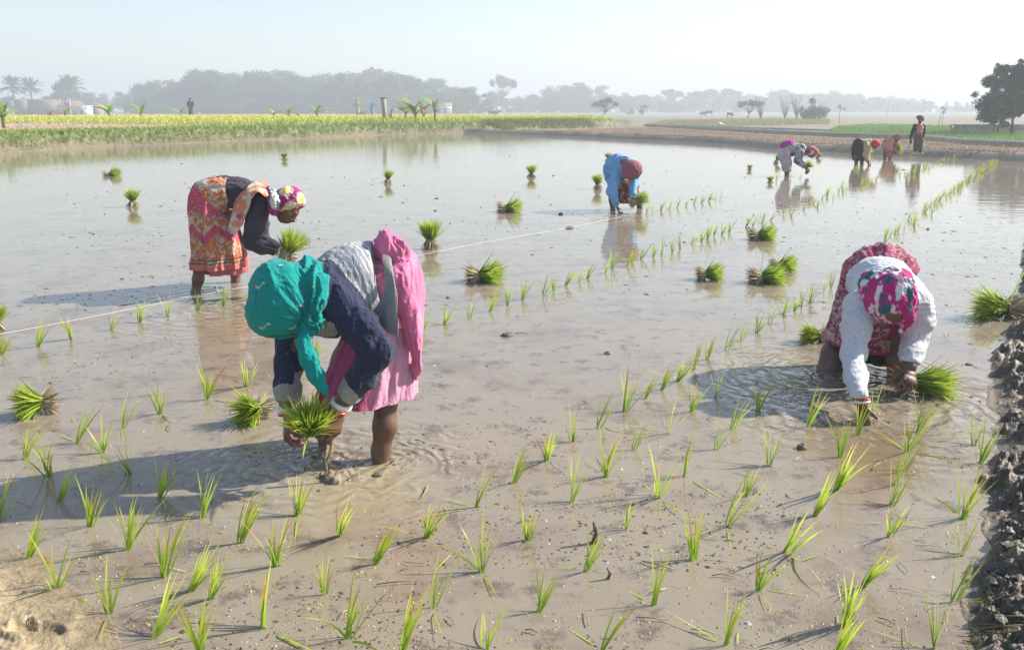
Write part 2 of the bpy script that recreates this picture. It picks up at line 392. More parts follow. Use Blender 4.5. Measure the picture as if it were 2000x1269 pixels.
def sdf_mesh(prims, h, k=.02, cuts=(), subs=()):
    bbs = [prim_bb(p, k + 3 * h) for p in prims]
    lo = np.min([b[0] for b in bbs], 0); hi = np.max([b[1] for b in bbs], 0)
    n = np.ceil((hi - lo) / h).astype(int) + 2
    G = np.full(n, .5, np.float32)
    def box(b):
        i0 = np.maximum(np.floor((b[0] - lo) / h).astype(int), 0); i1 = np.minimum(np.ceil((b[1] - lo) / h).astype(int) + 1, n)
        if (i1 <= i0).any(): return None, None
        ax = [lo[a] + h * np.arange(i0[a], i1[a]) for a in range(3)]
        return tuple(slice(i0[a], i1[a]) for a in range(3)), np.stack(np.meshgrid(*ax, indexing='ij'), -1)
    for p, b in zip(prims, bbs):
        s, X = box(b)
        if s is None: continue
        d = prim_d(p, X); g = G[s]; e = np.clip(k - np.abs(g - d), 0, None) / k
        G[s] = np.minimum(g, d) - e * e * k * .25
    for p in subs:
        s, X = box(prim_bb(p, 3 * h))
        if s is None: continue
        G[s] = np.maximum(G[s], -prim_d(p, X))
    if len(cuts):
        ax = [lo[a] + h * np.arange(n[a]) for a in range(3)]; X = np.stack(np.meshgrid(*ax, indexing='ij'), -1)
        for (c, nn, rad) in cuts:          # remove the half space beyond c along nn (within rad of c)
            nn = nrm(nn); dd = (X - c) @ nn; near = np.linalg.norm(X - c, axis=-1) < rad
            G = np.where(near, np.maximum(G, dd), G)
    g = vdb.FloatGrid(.5); g.copyFromArray(G.astype(np.float32)); V, F = g.convertToQuads(0.0)
    return V * h + lo, F[:, ::-1] if False else F
def vnorm(V, F):
    a = V[F[:, 0]]; b = V[F[:, 1]]; c = V[F[:, 2]]; d = V[F[:, 3]]
    fn = np.cross(c - a, d - b); N = np.zeros_like(V)
    for k_ in range(4): np.add.at(N, F[:, k_], fn)
    return N / (np.linalg.norm(N, axis=1)[:, None] + 1e-12)
def relax(V, F, it=2, w=.5):
    E = np.vstack([F[:, [0, 1]], F[:, [1, 2]], F[:, [2, 3]], F[:, [3, 0]]]); n = len(V)
    deg = np.bincount(np.r_[E[:, 0], E[:, 1]], minlength=n)[:, None] + 1e-9
    for _ in range(it):
        S = np.zeros_like(V)
        for a in range(3): S[:, a] = np.bincount(E[:, 0], V[E[:, 1], a], n) + np.bincount(E[:, 1], V[E[:, 0], a], n)
        V = V + w * (S / deg - V)
    return V
def ridges(p, f, s, sharp=.75):           # cloth creases: sharp valleys between soft swells
    return 1 - 2 * np.abs(vnoise(p * f, s)) ** sharp
SKIN = V3(.125, .058, .038)
m_skin = mat('skin', attr=True, rough=.40, spec=.5, bump=(160, .15), var=.10, vscale=30)
m_cloth = mat('cloth', attr=True, rough=.85, spec=.12, folds=.38, var=.07, vscale=60, sheen=.15, transl=.06)
m_hair = mat('hair', (.012, .010, .010), rough=.5)
m_bangle = mat('shell_bangle', (.75, .73, .68), rough=.3, spec=.5)
m_red = mat('red_bangle', (.45, .02, .025), rough=.25, spec=.6)
def ensure_out(V, F):                      # outward faces
    c = V.mean(0); a = V[F[:, 0]]; n = np.cross(V[F[:, 2]] - a, V[F[:, 3]] - V[F[:, 1]])
    vol = np.einsum('ij,ij->i', n, V[F].mean(1) - c).sum()
    return F if vol > 0 else F[:, ::-1].copy()
class Fig:
    def __init__(s, label, base, cat='person', group=None):
        s.b = np.asarray(base, float); s.e = empty('person', s.b); tag(s.e, label, cat, group)
    def surf(s, name, prims, h, cols, k=.02, disp=None, colf=None, cuts=(), subs=(), m=None, sm=1, parent=None, label=None):
        if name in ('body', 'hand'): m = m or m_skin
        V, F = sdf_mesh(prims, h, k, cuts, subs); F = ensure_out(V, F)
        if sm: V = relax(V, F, sm)
        cols = np.atleast_2d(np.array(cols, float))
        if len(cols) > 1:
            D = np.stack([prim_d(p, V) for p in prims], 1); ci = np.array([p[5] for p in prims])[D.argmin(1)]; C = cols[ci]
        else: C = np.tile(cols[0], (len(V), 1)); ci = np.zeros(len(V), int)
        if disp is not None:
            N = vnorm(V, F); V0 = V; V = V + N * disp(V, N, ci)[:, None]
        if name in ('body', 'hand'): C = C + (V3(.20, .155, .10) - C) * np.clip(smooth(.10, .01, V[:, 2] + .10 * fbm(V * 16, 5)) * .5 + .3 * (fbm(V * 30, 9) > .36) * (V[:, 2] < .3), 0, 1)[:, None]; C = C * (1 + .14 * fbm(V * 18, 3))[:, None]
        if colf is not None: C = colf(V, C, ci)
        o = obj(name, mesh_data(name, V - s.b, F, m or m_cloth, np.clip(C, 0.002, .9)), parent or s.e)
        if label: o['label'] = label
        return o
    def raw(s, name, V, F, C, m=None, parent=None, label=None):
        o = obj(name, mesh_data(name, np.asarray(V) - s.b, F, m or m_cloth, np.clip(C, .002, .9)), parent or s.e)
        if label: o['label'] = label
        return o
    def loft(s, name, rows, side, colf, nu=180, nv=90, folds=(), m=None, u0=0, u1=2 * np.pi, label=None, crease=.006, parent=None, thick=.004):
        """rows: (center, normal, half_side, half_front). folds: (n, amp_at_top, amp_at_hem, phase, drift)"""
        k = len(rows); vv = np.linspace(0, k - 1, nv); i0 = np.minimum(vv.astype(int), k - 2); f = vv - i0
        def cr(A):
            A = np.asarray(A, float); Pm = A[np.maximum(i0 - 1, 0)]; P0 = A[i0]; P1 = A[i0 + 1]; P2 = A[np.minimum(i0 + 2, k - 1)]
            t = f.reshape(-1, *([1] * (A.ndim - 1)))
            return .5 * ((2 * P0) + (-Pm + P1) * t + (2 * Pm - 5 * P0 + 4 * P1 - P2) * t ** 2 + (-Pm + 3 * P0 - 3 * P1 + P2) * t ** 3)
        Cn = cr([r[0] for r in rows]); Nn = cr([nrm(r[1]) for r in rows]); hs = np.maximum(cr([r[2] for r in rows]), .002); hf = np.maximum(cr([r[3] for r in rows]), .002)
        closed = abs(u1 - u0 - 2 * np.pi) < 1e-6
        u = np.linspace(u0, u1, nu, endpoint=not closed); t = vv / (k - 1)
        sd = np.asarray(side, float)
        X = np.zeros((nv, nu, 3))
        for r in range(nv):
            n_ = nrm(Nn[r]); sx = nrm(sd - n_ * np.dot(sd, n_)); fy = np.cross(n_, sx)
            m_ = np.ones(nu); a_ = np.zeros(nu)
            for (nf, a0, a1, ph, dr) in folds:
                w = np.cos(nf * u + ph + dr * t[r] + .9 * np.sin(2 * u + ph)); a_ += (a0 + (a1 - a0) * t[r]) * (np.abs(w) ** .7 * np.sign(w))
            X[r] = Cn[r] + ((hs[r] + a_) * np.cos(u))[:, None] * sx + ((hf[r] + a_) * np.sin(u))[:, None] * fy
        V = X.reshape(-1, 3); i, j = np.meshgrid(np.arange(nv - 1), np.arange(nu if closed else nu - 1), indexing='ij'); j2 = (j + 1) % nu
        F = np.stack([i * nu + j, i * nu + j2, (i + 1) * nu + j2, (i + 1) * nu + j], -1).reshape(-1, 4)
        if closed: F = ensure_out(V, F)
        N = vnorm(V, F)
        if crease:
            q = V * np.array([1, 1, .45]); V = V + N * (crease * (ridges(q, 9, 3) + .6 * ridges(q, 21, 5)) * 1.0)[:, None]
        U, T = np.meshgrid(u, t); C = colf(U.ravel(), T.ravel(), V)
        # inner layer, so that the cloth has a thickness
        nV = len(V); Vi = V - vnorm(V, F) * thick; F2 = np.vstack([F, F[:, ::-1] + nV])
        rim = []
        for jj in range(nu if closed else nu - 1):
            a = (nv - 1) * nu + jj; b = (nv - 1) * nu + (jj + 1) % nu; rim.append((a, b, b + nV, a + nV))
        return s.raw(name, np.vstack([V, Vi]), np.vstack([F2, np.array(rim)]), np.vstack([C, C * .8]), m, parent, label)
    def ring(s, name, c, ax, R_, r, m, parent=None, flat=1.0, label=None):
        x, y, z = frame(ax); a = np.linspace(0, 2 * np.pi, 28, endpoint=False); b = np.linspace(0, 2 * np.pi, 10, endpoint=False)
        A, B = np.meshgrid(a, b, indexing='ij'); Rr = R_ + r * np.cos(B)
        V = c + (Rr * np.cos(A))[..., None] * x + (Rr * np.sin(A))[..., None] * y + (flat * r * np.sin(B))[..., None] * z
        i, j = np.meshgrid(np.arange(28), np.arange(10), indexing='ij')
        F = np.stack([i * 10 + j, ((i + 1) % 28) * 10 + j, ((i + 1) % 28) * 10 + (j + 1) % 10, i * 10 + (j + 1) % 10], -1).reshape(-1, 4)
        return s.raw(name, V.reshape(-1, 3), F, np.ones((280, 3)), m, parent, label)
def hand(w, d, nrm_, th, s=1.0, curl=(.5, .6, .5), spread=.24, c=0, pinch=0):
    """capsules of a hand: wrist w, pointing along d, palm facing nrm_, thumb on the side th"""
    d = nrm(d); x = nrm(np.asarray(th, float) - d * np.dot(th, d)); n = np.cross(d, x); n = n if np.dot(n, nrm_) > 0 else -n
    L = []; pl = .088 * s
    for t_, w_ in ((.012, .021), (.04, .027), (.07, .031)):
        L.append(ell(w + d * t_ * s, (w_ * s * 1.25, .0145 * s, .030 * s), d, x, c))
    off = (.032, .011, -.011, -.032); ln = (.072, .080, .075, .058)
    for i in range(4):
        b = w + d * (pl - abs(off[i] + .002) * .25) + x * off[i] * s; a0 = off[i] / .03 * spread; dd = nrm(d * math.cos(a0) + x * math.sin(a0)); ang = (.12, -.10, .05, .18)[i]
        r0 = (.0088 if i < 3 else .0078) * s; p = b - dd * .02 * s; L.append(cap(p, b, r0 * 1.05, r0, c)); p = b
        cu = [q * (1 + .10 * i) for q in curl]
        for k_, (fr, q) in enumerate(zip((.45, .31, .24), cu)):
            ang += q; v = nrm(dd * math.cos(ang) + n * math.sin(ang)); e = p + v * ln[i] * s * fr
            L.append(cap(p, e, r0 * (1 - .1 * k_), r0 * (.9 - .1 * k_), c)); p = e
    b = w + d * .028 * s + x * .026 * s + n * .006 * s
    v = nrm(d * .62 + x * .62 + n * (.35 + pinch)); e = b + v * .034 * s; L.append(cap(w + d * .018 * s + x * .012 * s, b, .015 * s, .014 * s, c)); L.append(cap(b, e, .013 * s, .011 * s, c))
    v2 = nrm(v * .75 + n * (.45 + pinch) + d * .35 - x * .25); e2 = e + v2 * .028 * s; L.append(cap(e, e2, .0105 * s, .0085 * s, c))
    return L
def head(c, f, u, s=1.0, col=0):
    """skull, jaw, brow, nose, lips, ears; f = where the face looks, u = crown"""
    f = nrm(f); u = nrm(np.asarray(u, float) - f * np.dot(u, f)); r = np.cross(f, u)
    A = lambda a, b, d_: c + (f * a + u * b + r * d_) * s
    L = [ell(A(-.012, .025, 0), (.074 * s, .093 * s, .088 * s), u, r, col), ell(A(.030, -.045, 0), (.052 * s, .062 * s, .060 * s), u, r, col),
         cap(A(.052, -.088, 0), A(.058, -.082, 0), .020 * s, .018 * s, col), cap(A(.078, .018, -.026), A(.078, .018, .026), .013 * s, .013 * s, col),
         cap(A(.088, .008, 0), A(.106, -.030, 0), .008 * s, .012 * s, col), cap(A(.098, -.034, -.012), A(.098, -.034, .012), .0075 * s, .0075 * s, col),
         cap(A(.086, -.058, -.015), A(.086, -.058, .015), .0075 * s, .0075 * s, col), cap(A(.083, -.070, -.012), A(.083, -.070, .012), .008 * s, .008 * s, col)]
    for q in (-1, 1):
        L += [cap(A(.060, -.015, q * .045), A(.040, -.03, q * .052), .018 * s, .016 * s, col), cap(A(-.012, .0, q * .078), A(-.018, -.028, q * .074), .011 * s, .008 * s, col)]
    eyes = [(A(.080, .000, q * .029), .0115 * s) for q in (-1, 1)]
    return L, eyes
def wrinkle(f1=9, f2=22, a=.006, b=.003, sc=(1, 1, 1), s=1):
    sc = np.array(sc, float)
    return lambda V, N, ci: a * ridges(V * sc, f1, s) + b * ridges(V * sc, f2, s + 3) + .25 * b * ridges(V, f2 * 2, s + 5)
def up3(px, py, y, r): return (px, py, y, r)
def wrk_radial(K, f=7, a=.006, s=9):
    def fn(V, N, ci):
        d = V - K; L = np.linalg.norm(d, axis=1)[:, None]; u = d / (L + 1e-6)
        return a * ridges(np.c_[u * f] + L * 1.5, 1.0, s) + a * .5 * ridges(u * f * 2.3 + L * 3, 1.0, s + 2) + .0012 * ridges(V, 40, s + 4)
    return fn
def patch(fig, name, G, col, mt=None, n=24, amp=.006, s=5, thick=.005, label=None):
    """a hanging flap of cloth: G is a small grid of 3D points (rows x cols)"""
    G = np.array(G, float)
    def up(A, ax, n):
        A = np.moveaxis(A, ax, 0); k = len(A); v = np.linspace(0, k - 1, n); i = np.minimum(v.astype(int), k - 2); f = (v - i).reshape(-1, 1, 1)
        Pm = A[np.maximum(i - 1, 0)]; P2 = A[np.minimum(i + 2, k - 1)]; P0 = A[i]; P1 = A[i + 1]
        return np.moveaxis(.5 * ((2 * P0) + (-Pm + P1) * f + (2 * Pm - 5 * P0 + 4 * P1 - P2) * f ** 2 + (-Pm + 3 * P0 - 3 * P1 + P2) * f ** 3), 0, ax)
    X = up(up(G, 0, n), 1, n); V = X.reshape(-1, 3); i, j = np.meshgrid(np.arange(n - 1), np.arange(n - 1), indexing='ij')
    F = np.stack([i * n + j, i * n + j + 1, (i + 1) * n + j + 1, (i + 1) * n + j], -1).reshape(-1, 4); N = vnorm(V, F)
    V = V + N * (amp * ridges(V * np.array([1, 1, .4]), 16, s))[:, None]; N = vnorm(V, F); nV = len(V)
    rim = []
    for a in range(n - 1):
        for p, q in ((a, a + 1), ((n - 1) * n + a + 1, (n - 1) * n + a), ((a + 1) * n, a * n), (a * n + n - 1, (a + 1) * n + n - 1)): rim.append((p, q, q + nV, p + nV))
    C = col(V) if callable(col) else np.tile(col, (nV, 1))
    return fig.raw(name, np.vstack([V + N * thick / 2, V - N * thick / 2]), np.vstack([F, F[:, ::-1] + nV, np.array(rim)]), np.vstack([C, C]), mt, label=label)
def dots(p, f, s, r):                      # jittered round dots, 1 inside
    q = p * f; c = np.floor(q); best = np.full(len(p), 9.0)
    for dx in (-1, 0, 1):
        for dy in (-1, 0, 1):
            for dz in ((-1, 0, 1) if p.shape[1] == 3 else (0,)):
                k = c + (np.array([dx, dy, dz])[:p.shape[1]]); ki = k.astype(np.int64)
                z = ki[:, 2] if p.shape[1] == 3 else np.zeros(len(p), np.int64)
                off = np.stack([_h(ki[:, 0], ki[:, 1], z, s + a) for a in range(p.shape[1])], 1) * .7 + .15
                best = np.minimum(best, np.linalg.norm(q - k - off, axis=1))
    return smooth(r * 1.15, r * .85, best)
def mx(C, col, w): return C + (np.array(col) - C) * np.clip(w, 0, 1)[:, None]
def mud_splash(C, V, z1=.45, amt=.8, s=77): return mx(C, (.22, .18, .13), dots(V, 34, s, .2) * amt * smooth(z1, z1 - .25, V[:, 2]))
TEAL = V3(.006, .27, .25); NAVY = V3(.030, .036, .075); HEATH = V3(.30, .31, .33); PINK = V3(.60, .19, .32); PALEP = V3(.58, .30, .43)

# ---------------------------------------------------------------- the woman in the teal headscarf
def woman_teal():
    f = Fig('woman in teal headscarf, navy and grey top and pink sari bent over planting', P(742, 899))
    side = nrm((.3, .95, 0))
    hc = J(548, 600, 3.5); hp, ey = head(hc, (.18, -.25, -1), (-1, -.1, .1), 1.02)
    body = hp + chain([(575, 590, 3.55, 24), (625, 582, 3.68, 30), (640, 580, 3.7, 52), (700, 560, 3.78, 52), (752, 565, 3.85, 55)])
    body += chain([(755, 570, 3.85, 30), (756, 720, 3.80, 24), (753, 780, 3.735, 22), (752, 832, 3.705, 22), (744, 880, 3.69, 17), (741, 925, 3.685, 16)])
    body += chain([(735, 570, 3.95, 30), (672, 700, 3.93, 22), (632, 785, 3.92, 18), (634, 830, 3.90, 18), (640, 895, 3.88, 14)])
    body += chain([(672, 590, 3.6, 24), (735, 690, 3.47, 18), (672, 780, 3.46, 13), (666, 792, 3.46, 12.5)])
    body += chain([(605, 605, 3.8, 24), (563, 710, 3.66, 18), (561, 790, 3.58, 13), (562, 806, 3.57, 12)])
    f.surf('body', body, .0055, [SKIN], k=.03)
    w1 = J(664, 793, 3.44); h1 = hand(w1, J(642, 850, 3.40) - w1, (-1, .5, -.4), (-.6, -.5, .9), 1.22, (.55, .85, .6), c=0)
    w2 = J(562, 806, 3.56); h2 = hand(w2, J(562, 862, 3.46) - w2, (1, -.2, -.1), (.4, -.9, .3), 1.22, (.5, .75, .6), c=0)
    f.surf('hand', h1, .0026, [SKIN * V3(1.1, 1, 1)], k=.005); f.surf('hand', h2, .0026, [SKIN * V3(1.1, 1, 1)], k=.005)
    # shirt
    A = chain([(737, 540, 3.84, 71), (690, 556, 3.76, 77), (636, 574, 3.70, 66)], 0)
    yoke = [ell(J(640, 598, 3.62), (.10, .12, .13), (0, 0, 1), None, 1)] + chain([(628, 560, 3.62, 48), (655, 590, 3.57, 42)], 1)
    ne = chain([(668, 596, 3.57, 37), (702, 640, 3.52, 32), (737, 690, 3.475, 27), (709, 733, 3.465, 23), (690, 757, 3.46, 20)], 1) + chain([(688, 757, 3.46, 21), (676, 772, 3.46, 20)], 2)
    fe = chain([(608, 605, 3.82, 30), (568, 665, 3.74, 27), (563, 712, 3.66, 24), (563, 760, 3.61, 21)], 1) + chain([(562, 762, 3.605, 21), (561, 782, 3.585, 20)], 2)
    eb = J(737, 690, 3.475)
    def cf(V, C, ci):
        ax = nrm(J(737, 540, 3.84) - J(636, 574, 3.70)); t = (V - J(636, 574, 3.7)) @ ax
        st = np.sin(t * 290 + .9 * fbm(V * 5, 4)) * smooth(.0, .06, t) * smooth(.27, .20, t)
        C = mx(C, (.62, .63, .64), (ci == 0) * smooth(.2, .7, st) * .6)
        C = mx(C, (.38, .38, .36), (ci == 1) * ((np.linalg.norm(V - J(632, 628, 3.56), axis=1) < .075)))      # pale chest patch
        C = mx(C, (.24, .25, .27), (np.abs(V @ V3(1, 0, 0) - J(552, 0, 3.64)[0]) < .028) * (V[:, 2] < J(550, 722, 3.64)[2]) * (V[:, 2] > J(550, 772, 3.6)[2]) * (V[:, 0] < J(572, 0, 3.64)[0]))
        return mud_splash(C * (1 + .12 * fbm(V * 14, 8))[:, None], V, .62)
    def dsp(V, N, ci):
        a = wrinkle(13, 30, .008, .005, (1.3, .8, .6), 21)(V, N, ci)
        near = np.exp(-(np.linalg.norm(V - eb, axis=1) / .11) ** 2); return a * (1 + .8 * near) * np.where(ci == 0, .5, 1.0)
    f.surf('shirt', A + yoke + ne + fe, .0048, [HEATH, NAVY, V3(.30, .29, .27)], k=.035, disp=dsp, colf=cf,
           cuts=[(J(746, 545, 3.84), (1, 0, .22), .28), (J(674, 773, 3.46), J(672, 780, 3.46) - J(690, 757, 3.46), .08), (J(561, 783, 3.585), (0, -.3, -1), .09)])
    patch(f, 'shirt_flap', [[J(736, 474, 3.80), J(750, 520, 3.68), J(748, 570, 3.63), J(726, 614, 3.62)], [J(748, 478, 3.80), J(766, 540, 3.64), J(766, 600, 3.58), J(745, 636, 3.60)],
                            [J(752, 482, 3.80), J(772, 555, 3.62), J(777, 628, 3.57), J(777, 658, 3.58)]], V3(.25, .25, .25), amp=.013, s=15)
    # sari
    rows = [(J(735, 545, 3.86), (1, 0, -.1), .16, pr(50, 3.86)), (J(762, 545, 3.87), (.8, 0, -.6), .19, pr(66, 3.87)), (J(764, 570, 3.87), (.4, 0, -.9), .205, pr(57, 3.87)),
            (J(757, 620, 3.87), (.1, 0, -1), .215, pr(64, 3.87)), (J(742, 690, 3.84), (0, 0, -1), .24, pr(76, 3.86)), (J(727, 740, 3.83), (0, 0, -1), .255, pr(86, 3.85)), (J(718, 766, 3.82), (0, 0, -1), .265, pr(92, 3.84))]
    def sc(U, T, V):
        C = np.tile(PINK, (len(V), 1)); C = mx(C, (.66, .28, .42), smooth(-.3, .5, fbm(V * 7, 5)) * .7)
        px, _ = V[:, 0], V[:, 2]
        pale = smooth(-.02, .04, V[:, 0] - J(712, 0, 3.75)[0]) * smooth(.03, -.02, V[:, 0] - J(800, 0, 3.75)[0]) * (V[:, 1] < 3.86) * smooth(.42, .5, T)
        C = mx(C, PALEP, pale * .9); C = mx(C, (.40, .05, .17), smooth(.02, -.03, V[:, 0] - J(706, 0, 3.8)[0]) * .75)  # dark pink over the far leg is shade painted into the cloth colour
        C = mx(C, (.38, .07, .16), (np.abs(T - .955) < .006) * .5)
        return mud_splash(C, V, .5, .5)
    f.loft('sari', rows, side, sc, 260, 130, folds=[(7, .002, .013, 0, 1.5), (16, .002, .006, 1, -2), (31, .003, .0015, 2, 3)], crease=.007)
    # the gathered cloth tucked at the waist, its pleats running down the hip
    kn = [ell(J(762, 482, 3.78), (.048, .05, .050)), ell(J(780, 490, 3.77), (.032, .04, .036)), ell(J(757, 468, 3.80), (.034, .04, .028))] + chain([(772, 505, 3.77, 14), (781, 545, 3.72, 15), (796, 600, 3.70, 13), (808, 660, 3.71, 11), (814, 715, 3.72, 7), (814, 738, 3.73, 5)], 1)
    f.surf('sari_pleats', kn, .0042, [PINK * V3(1.05, .9, 1)] * 2, k=.035, disp=lambda V, N, ci: .009 * ridges(V * V3(1.0, 1.0, .22) + .12 * V[:, [2, 0, 1]], 22, 4) + .007 * ridges(V * V3(1, 1, .25) + .05 * V[:, [2, 0, 1]], 44, 6) + (ci == 0) * (.013 * ridges(V + .05 * np.stack([vnoise(V * 11, 1), vnoise(V * 11, 2), vnoise(V * 11, 3)], 1), 19, 5)))
    # headscarf
    K = J(612, 640, 3.46)
    sp = [ell(J(547, 586, 3.50), (pr(58, 3.5), .118, pr(77, 3.5)), (-.10, 0, 1), (1, 0, 0)), ell(J(531, 612, 3.49), (pr(43, 3.5), .10, pr(43, 3.5)))]
    sp += [ell(J(584, 580, 3.54), (pr(38, 3.5), .11, pr(68, 3.5)))] + chain([(606, 512, 3.58, 13), (617, 545, 3.50, 14), (619, 590, 3.47, 13), (610, 630, 3.45, 13), (598, 648, 3.45, 12)])
    def sd(V, N, ci):
        d = V - K; L = np.linalg.norm(d, axis=1)[:, None]; u = d / (L + 1e-6); e = .55 + .8 * smooth(J(525, 0, 3.5)[0], J(600, 0, 3.5)[0], V[:, 0])
        return e * (.0115 * ridges(u * V3(7, 2, 7) + L * 1.0, 1.0, 9) + .005 * ridges(u * 15 + L * 2, 1.0, 12)) + .0008 * ridges(V, 40, 4)
    fl = [J(508, 640, 3.40), J(576, 600, 3.385), J(597, 565, 3.41), J(540, 520, 3.42), J(500, 560, 3.42), J(560, 645, 3.38)]
    def scf(V, C, ci):
        C = C * (1 + .10 * fbm(V * 20, 3))[:, None]
        for p in fl:
            dd = np.linalg.norm((V - p) * V3(1, .35, 1), axis=1); C = mx(C, (.65, .12, .22), smooth(.009, .005, dd) * smooth(.2, .6, vnoise(V * 260, 2) + .75))
            ln = np.abs((V[:, 2] - p[2]) - .35 * (V[:, 0] - p[0]) + .006 * np.sin((V[:, 0] - p[0]) * 130)) ; C = mx(C, (.55, .62, .60), (ln < .003) * (np.linalg.norm(V - p, axis=1) < .05) * (V[:, 0] > p[0]) * .8)
        return C
    cutp = [ell(J(563, 678, 3.43), (.085, .10, .055), (.3, 0, 1))]
    f.surf('headscarf', sp, .0045, [TEAL], k=.03, disp=sd, colf=scf, subs=cutp)
    tl = chain([(604, 640, 3.44, 11), (593, 668, 3.42, 12), (602, 700, 3.40, 16), (617, 732, 3.40, 14), (630, 757, 3.40, 7), (638, 771, 3.40, 4)])
    f.surf('headscarf_tail', tl, .0045, [TEAL], k=.02, disp=lambda V, N, ci: .005 * ridges(V * V3(1.2, 1, .3), 44, 2) + .002 * ridges(V, 70, 3))
    ww = J(667, 789, 3.46); f.ring('bangle', ww + (w1 - ww) * .2, J(664, 800, 3.47) - J(676, 772, 3.46), .036, .011, m_bangle, flat=1.3)
    f.ring('bangle', w1 + nrm(h1[0][1] - w1) * .012, J(660, 805, 3.47) - J(672, 780, 3.46), .034, .006, m_red, label='thin red bangle')
    f.ring('bangle', w2 + V3(0, 0, .012), (0.05, -.2, -1), .036, .010, m_bangle, flat=1.2); f.ring('bangle', w2 + V3(0, 0, -.006), (0.05, -.2, -1), .036, .006, m_red, label='thin red bangle')
    return f

# ---------------------------------------------------------------- the woman in the patterned sari and dark sweater
def woman_sari():
    yb = P(400, 566)[1]; Y = yb
    f = Fig('woman in orange and rose patterned sari and dark sweater bending with a seedling handful', P(410, 565))
    S = 1.0; q = lambda r: pr(r, Y, .5)
    side = nrm((.1, 1, 0))
    hc = J(560, 402, Y - .12); hp, ey = head(hc, (.75, -.2, -.9), (.8, 0, .75), q(29) / .105)
    body = hp + chain([(545, 395, Y - .08, 12), (520, 388, Y, 16), (500, 388, Y, 20), (455, 374, Y, 19), (425, 385, Y, 26)])
    yn, yf = P(383, 571)[1], P(461, 551)[1]
    body += chain([(405, 400, Y - .08, 22), (392, 480, yn, 15), (390, 522, yn, 11.5), (387, 545, yn, 10.5), (382, 571, yn, 8), (381, 585, yn, 8)])
    body += chain([(430, 400, Y + .12, 22), (452, 490, yf, 14), (459, 530, yf, 10), (461, 551, yf, 8.5), (462, 565, yf, 8)])
    body += chain([(512, 405, Y - .16, 14), (490, 470, Y - .2, 11), (545, 492, Y - .24, 6.5)]) + chain([(512, 400, Y + .16, 14), (508, 462, Y + .1, 10), (548, 486, Y + .02, 6.5)])
    f.surf('body', body, .006, [SKIN * V3(1.1, 1, 1)], k=.03)
    w1 = J(544, 492, Y - .24); h1 = hand(w1, J(566, 503, Y - .24) - w1, (0, .9, -.3), (.3, .2, .9), 1.05, (.35, .5, .4))
    w2 = J(548, 487, Y + .02); h2 = hand(w2, J(566, 490, Y - .06) - w2, (0, -1, 0), (.3, 0, 1), 1.0, (.5, .7, .5))
    f.surf('hand', h1, .004, [SKIN * 1.1], k=.005); f.surf('hand', h2, .004, [SKIN * 1.1], k=.005)
    SW = V3(.050, .042, .068)
    A = chain([(436, 373, Y, 29), (470, 379, Y, 29), (500, 390, Y, 27), (518, 396, Y, 20)])
    A += chain([(508, 400, Y - .14, 21), (497, 440, Y - .19, 17.5), (488, 470, Y - .21, 15), (512, 484, Y - .22, 12), (537, 491, Y - .24, 9)])
    A += chain([(510, 400, Y + .16, 18), (508, 445, Y + .12, 15), (507, 466, Y + .1, 13), (530, 478, Y + .06, 10), (545, 485, Y + .03, 8)])
    f.surf('sweater', A, .0085, [SW], k=.035, disp=wrinkle(9, 20, .009, .005, (1, 1, 1.3), 31), colf=lambda V, C, ci: C * (1 + .2 * fbm(V * 9, 2))[:, None],
           cuts=[(J(538, 491, Y - .24), (1, 0, -.25), .12)])
    def pat(U, T, V):
        # painted bands of the sari, from the waist to the hem
        a = U * .22; p2 = np.c_[U * 1.15, T * 4.2]; z = np.abs(((U * 2.6) % 1) - .5) * 2
        ROSE = V3(.50, .085, .14); CREAM = V3(.55, .46, .36); OR = V3(.55, .17, .055); BLK = V3(.05, .045, .05)
        n = fbm(np.c_[U * 6, T * 26, U * 0], 5, 3); n2 = fbm(np.c_[U * 14, T * 60, U * 0], 15, 2)
        C = np.tile(CREAM, (len(U), 1)); C = mx(C, OR, smooth(.02, .12, n)); C = mx(C, BLK, dots(np.c_[U * 1.6, T * 9], 2.6, 4, .13)); 
        dg = T - .50 - .10 * np.sin(U * 1.0 + .6)
        rose = (T > .27 + .02 * z) & (T < .53 + .05 * z); C = np.where(rose[:, None], ROSE, C)
        C = mx(C, CREAM, rose * dots(np.c_[U * 1.7, T * 10.], 1.9, 8, .12))
        b2 = (T >= .53 + .05 * z); C = np.where(b2[:, None], mx(mx(np.tile(OR, (len(U), 1)), CREAM, smooth(.02, .14, n2 + .5 * n)), BLK, smooth(.35, .45, n2)), C)
        zz = .60 + .10 * np.abs(((U * .9 + .2) % 1) - .5) * 2; r2 = (T > zz + .02) & (T < zz + .10 + .12 * (np.sin(U + 1.2) > .2)) & (T < .80); C = np.where(r2[:, None], ROSE, C); C = mx(C, CREAM, (np.abs(T - zz - .02) < .008) | (np.abs(T - .53 - .05 * z) < .009))
        C = mx(C, BLK, (np.abs(T - .54 - .05 * z) < .004) | (np.abs(T - .905) < .005) | (np.abs(T - .935) < .004)); C = mx(C, ROSE, (np.abs(T - .892) < .006))
        C = mx(C, (.58, .16, .17), T > .948)
        return C
    rows = [(J(452, 372, Y), (-1, 0, -.1), .15, q(24)), (J(428, 378, Y), (-1, 0, -.4), .19, q(35)), (J(413, 388, Y), (-.7, 0, -.7), .21, q(39)), (J(412, 408, Y), (-.3, 0, -1), .215, q(38)),
            (J(417, 440, Y), (0, 0, -1), .22, q(42)), (J(424, 480, Y), (0, 0, -1), .24, q(47)), (J(428, 520, Y + .03), (0, 0, -1), .26, q(51))]
    f.loft('sari', rows, side, pat, 240, 120, folds=[(6, .002, .018, .4, 1.5), (13, .002, .009, 1, -2), (27, .002, .003, 2, 3)], crease=.010)
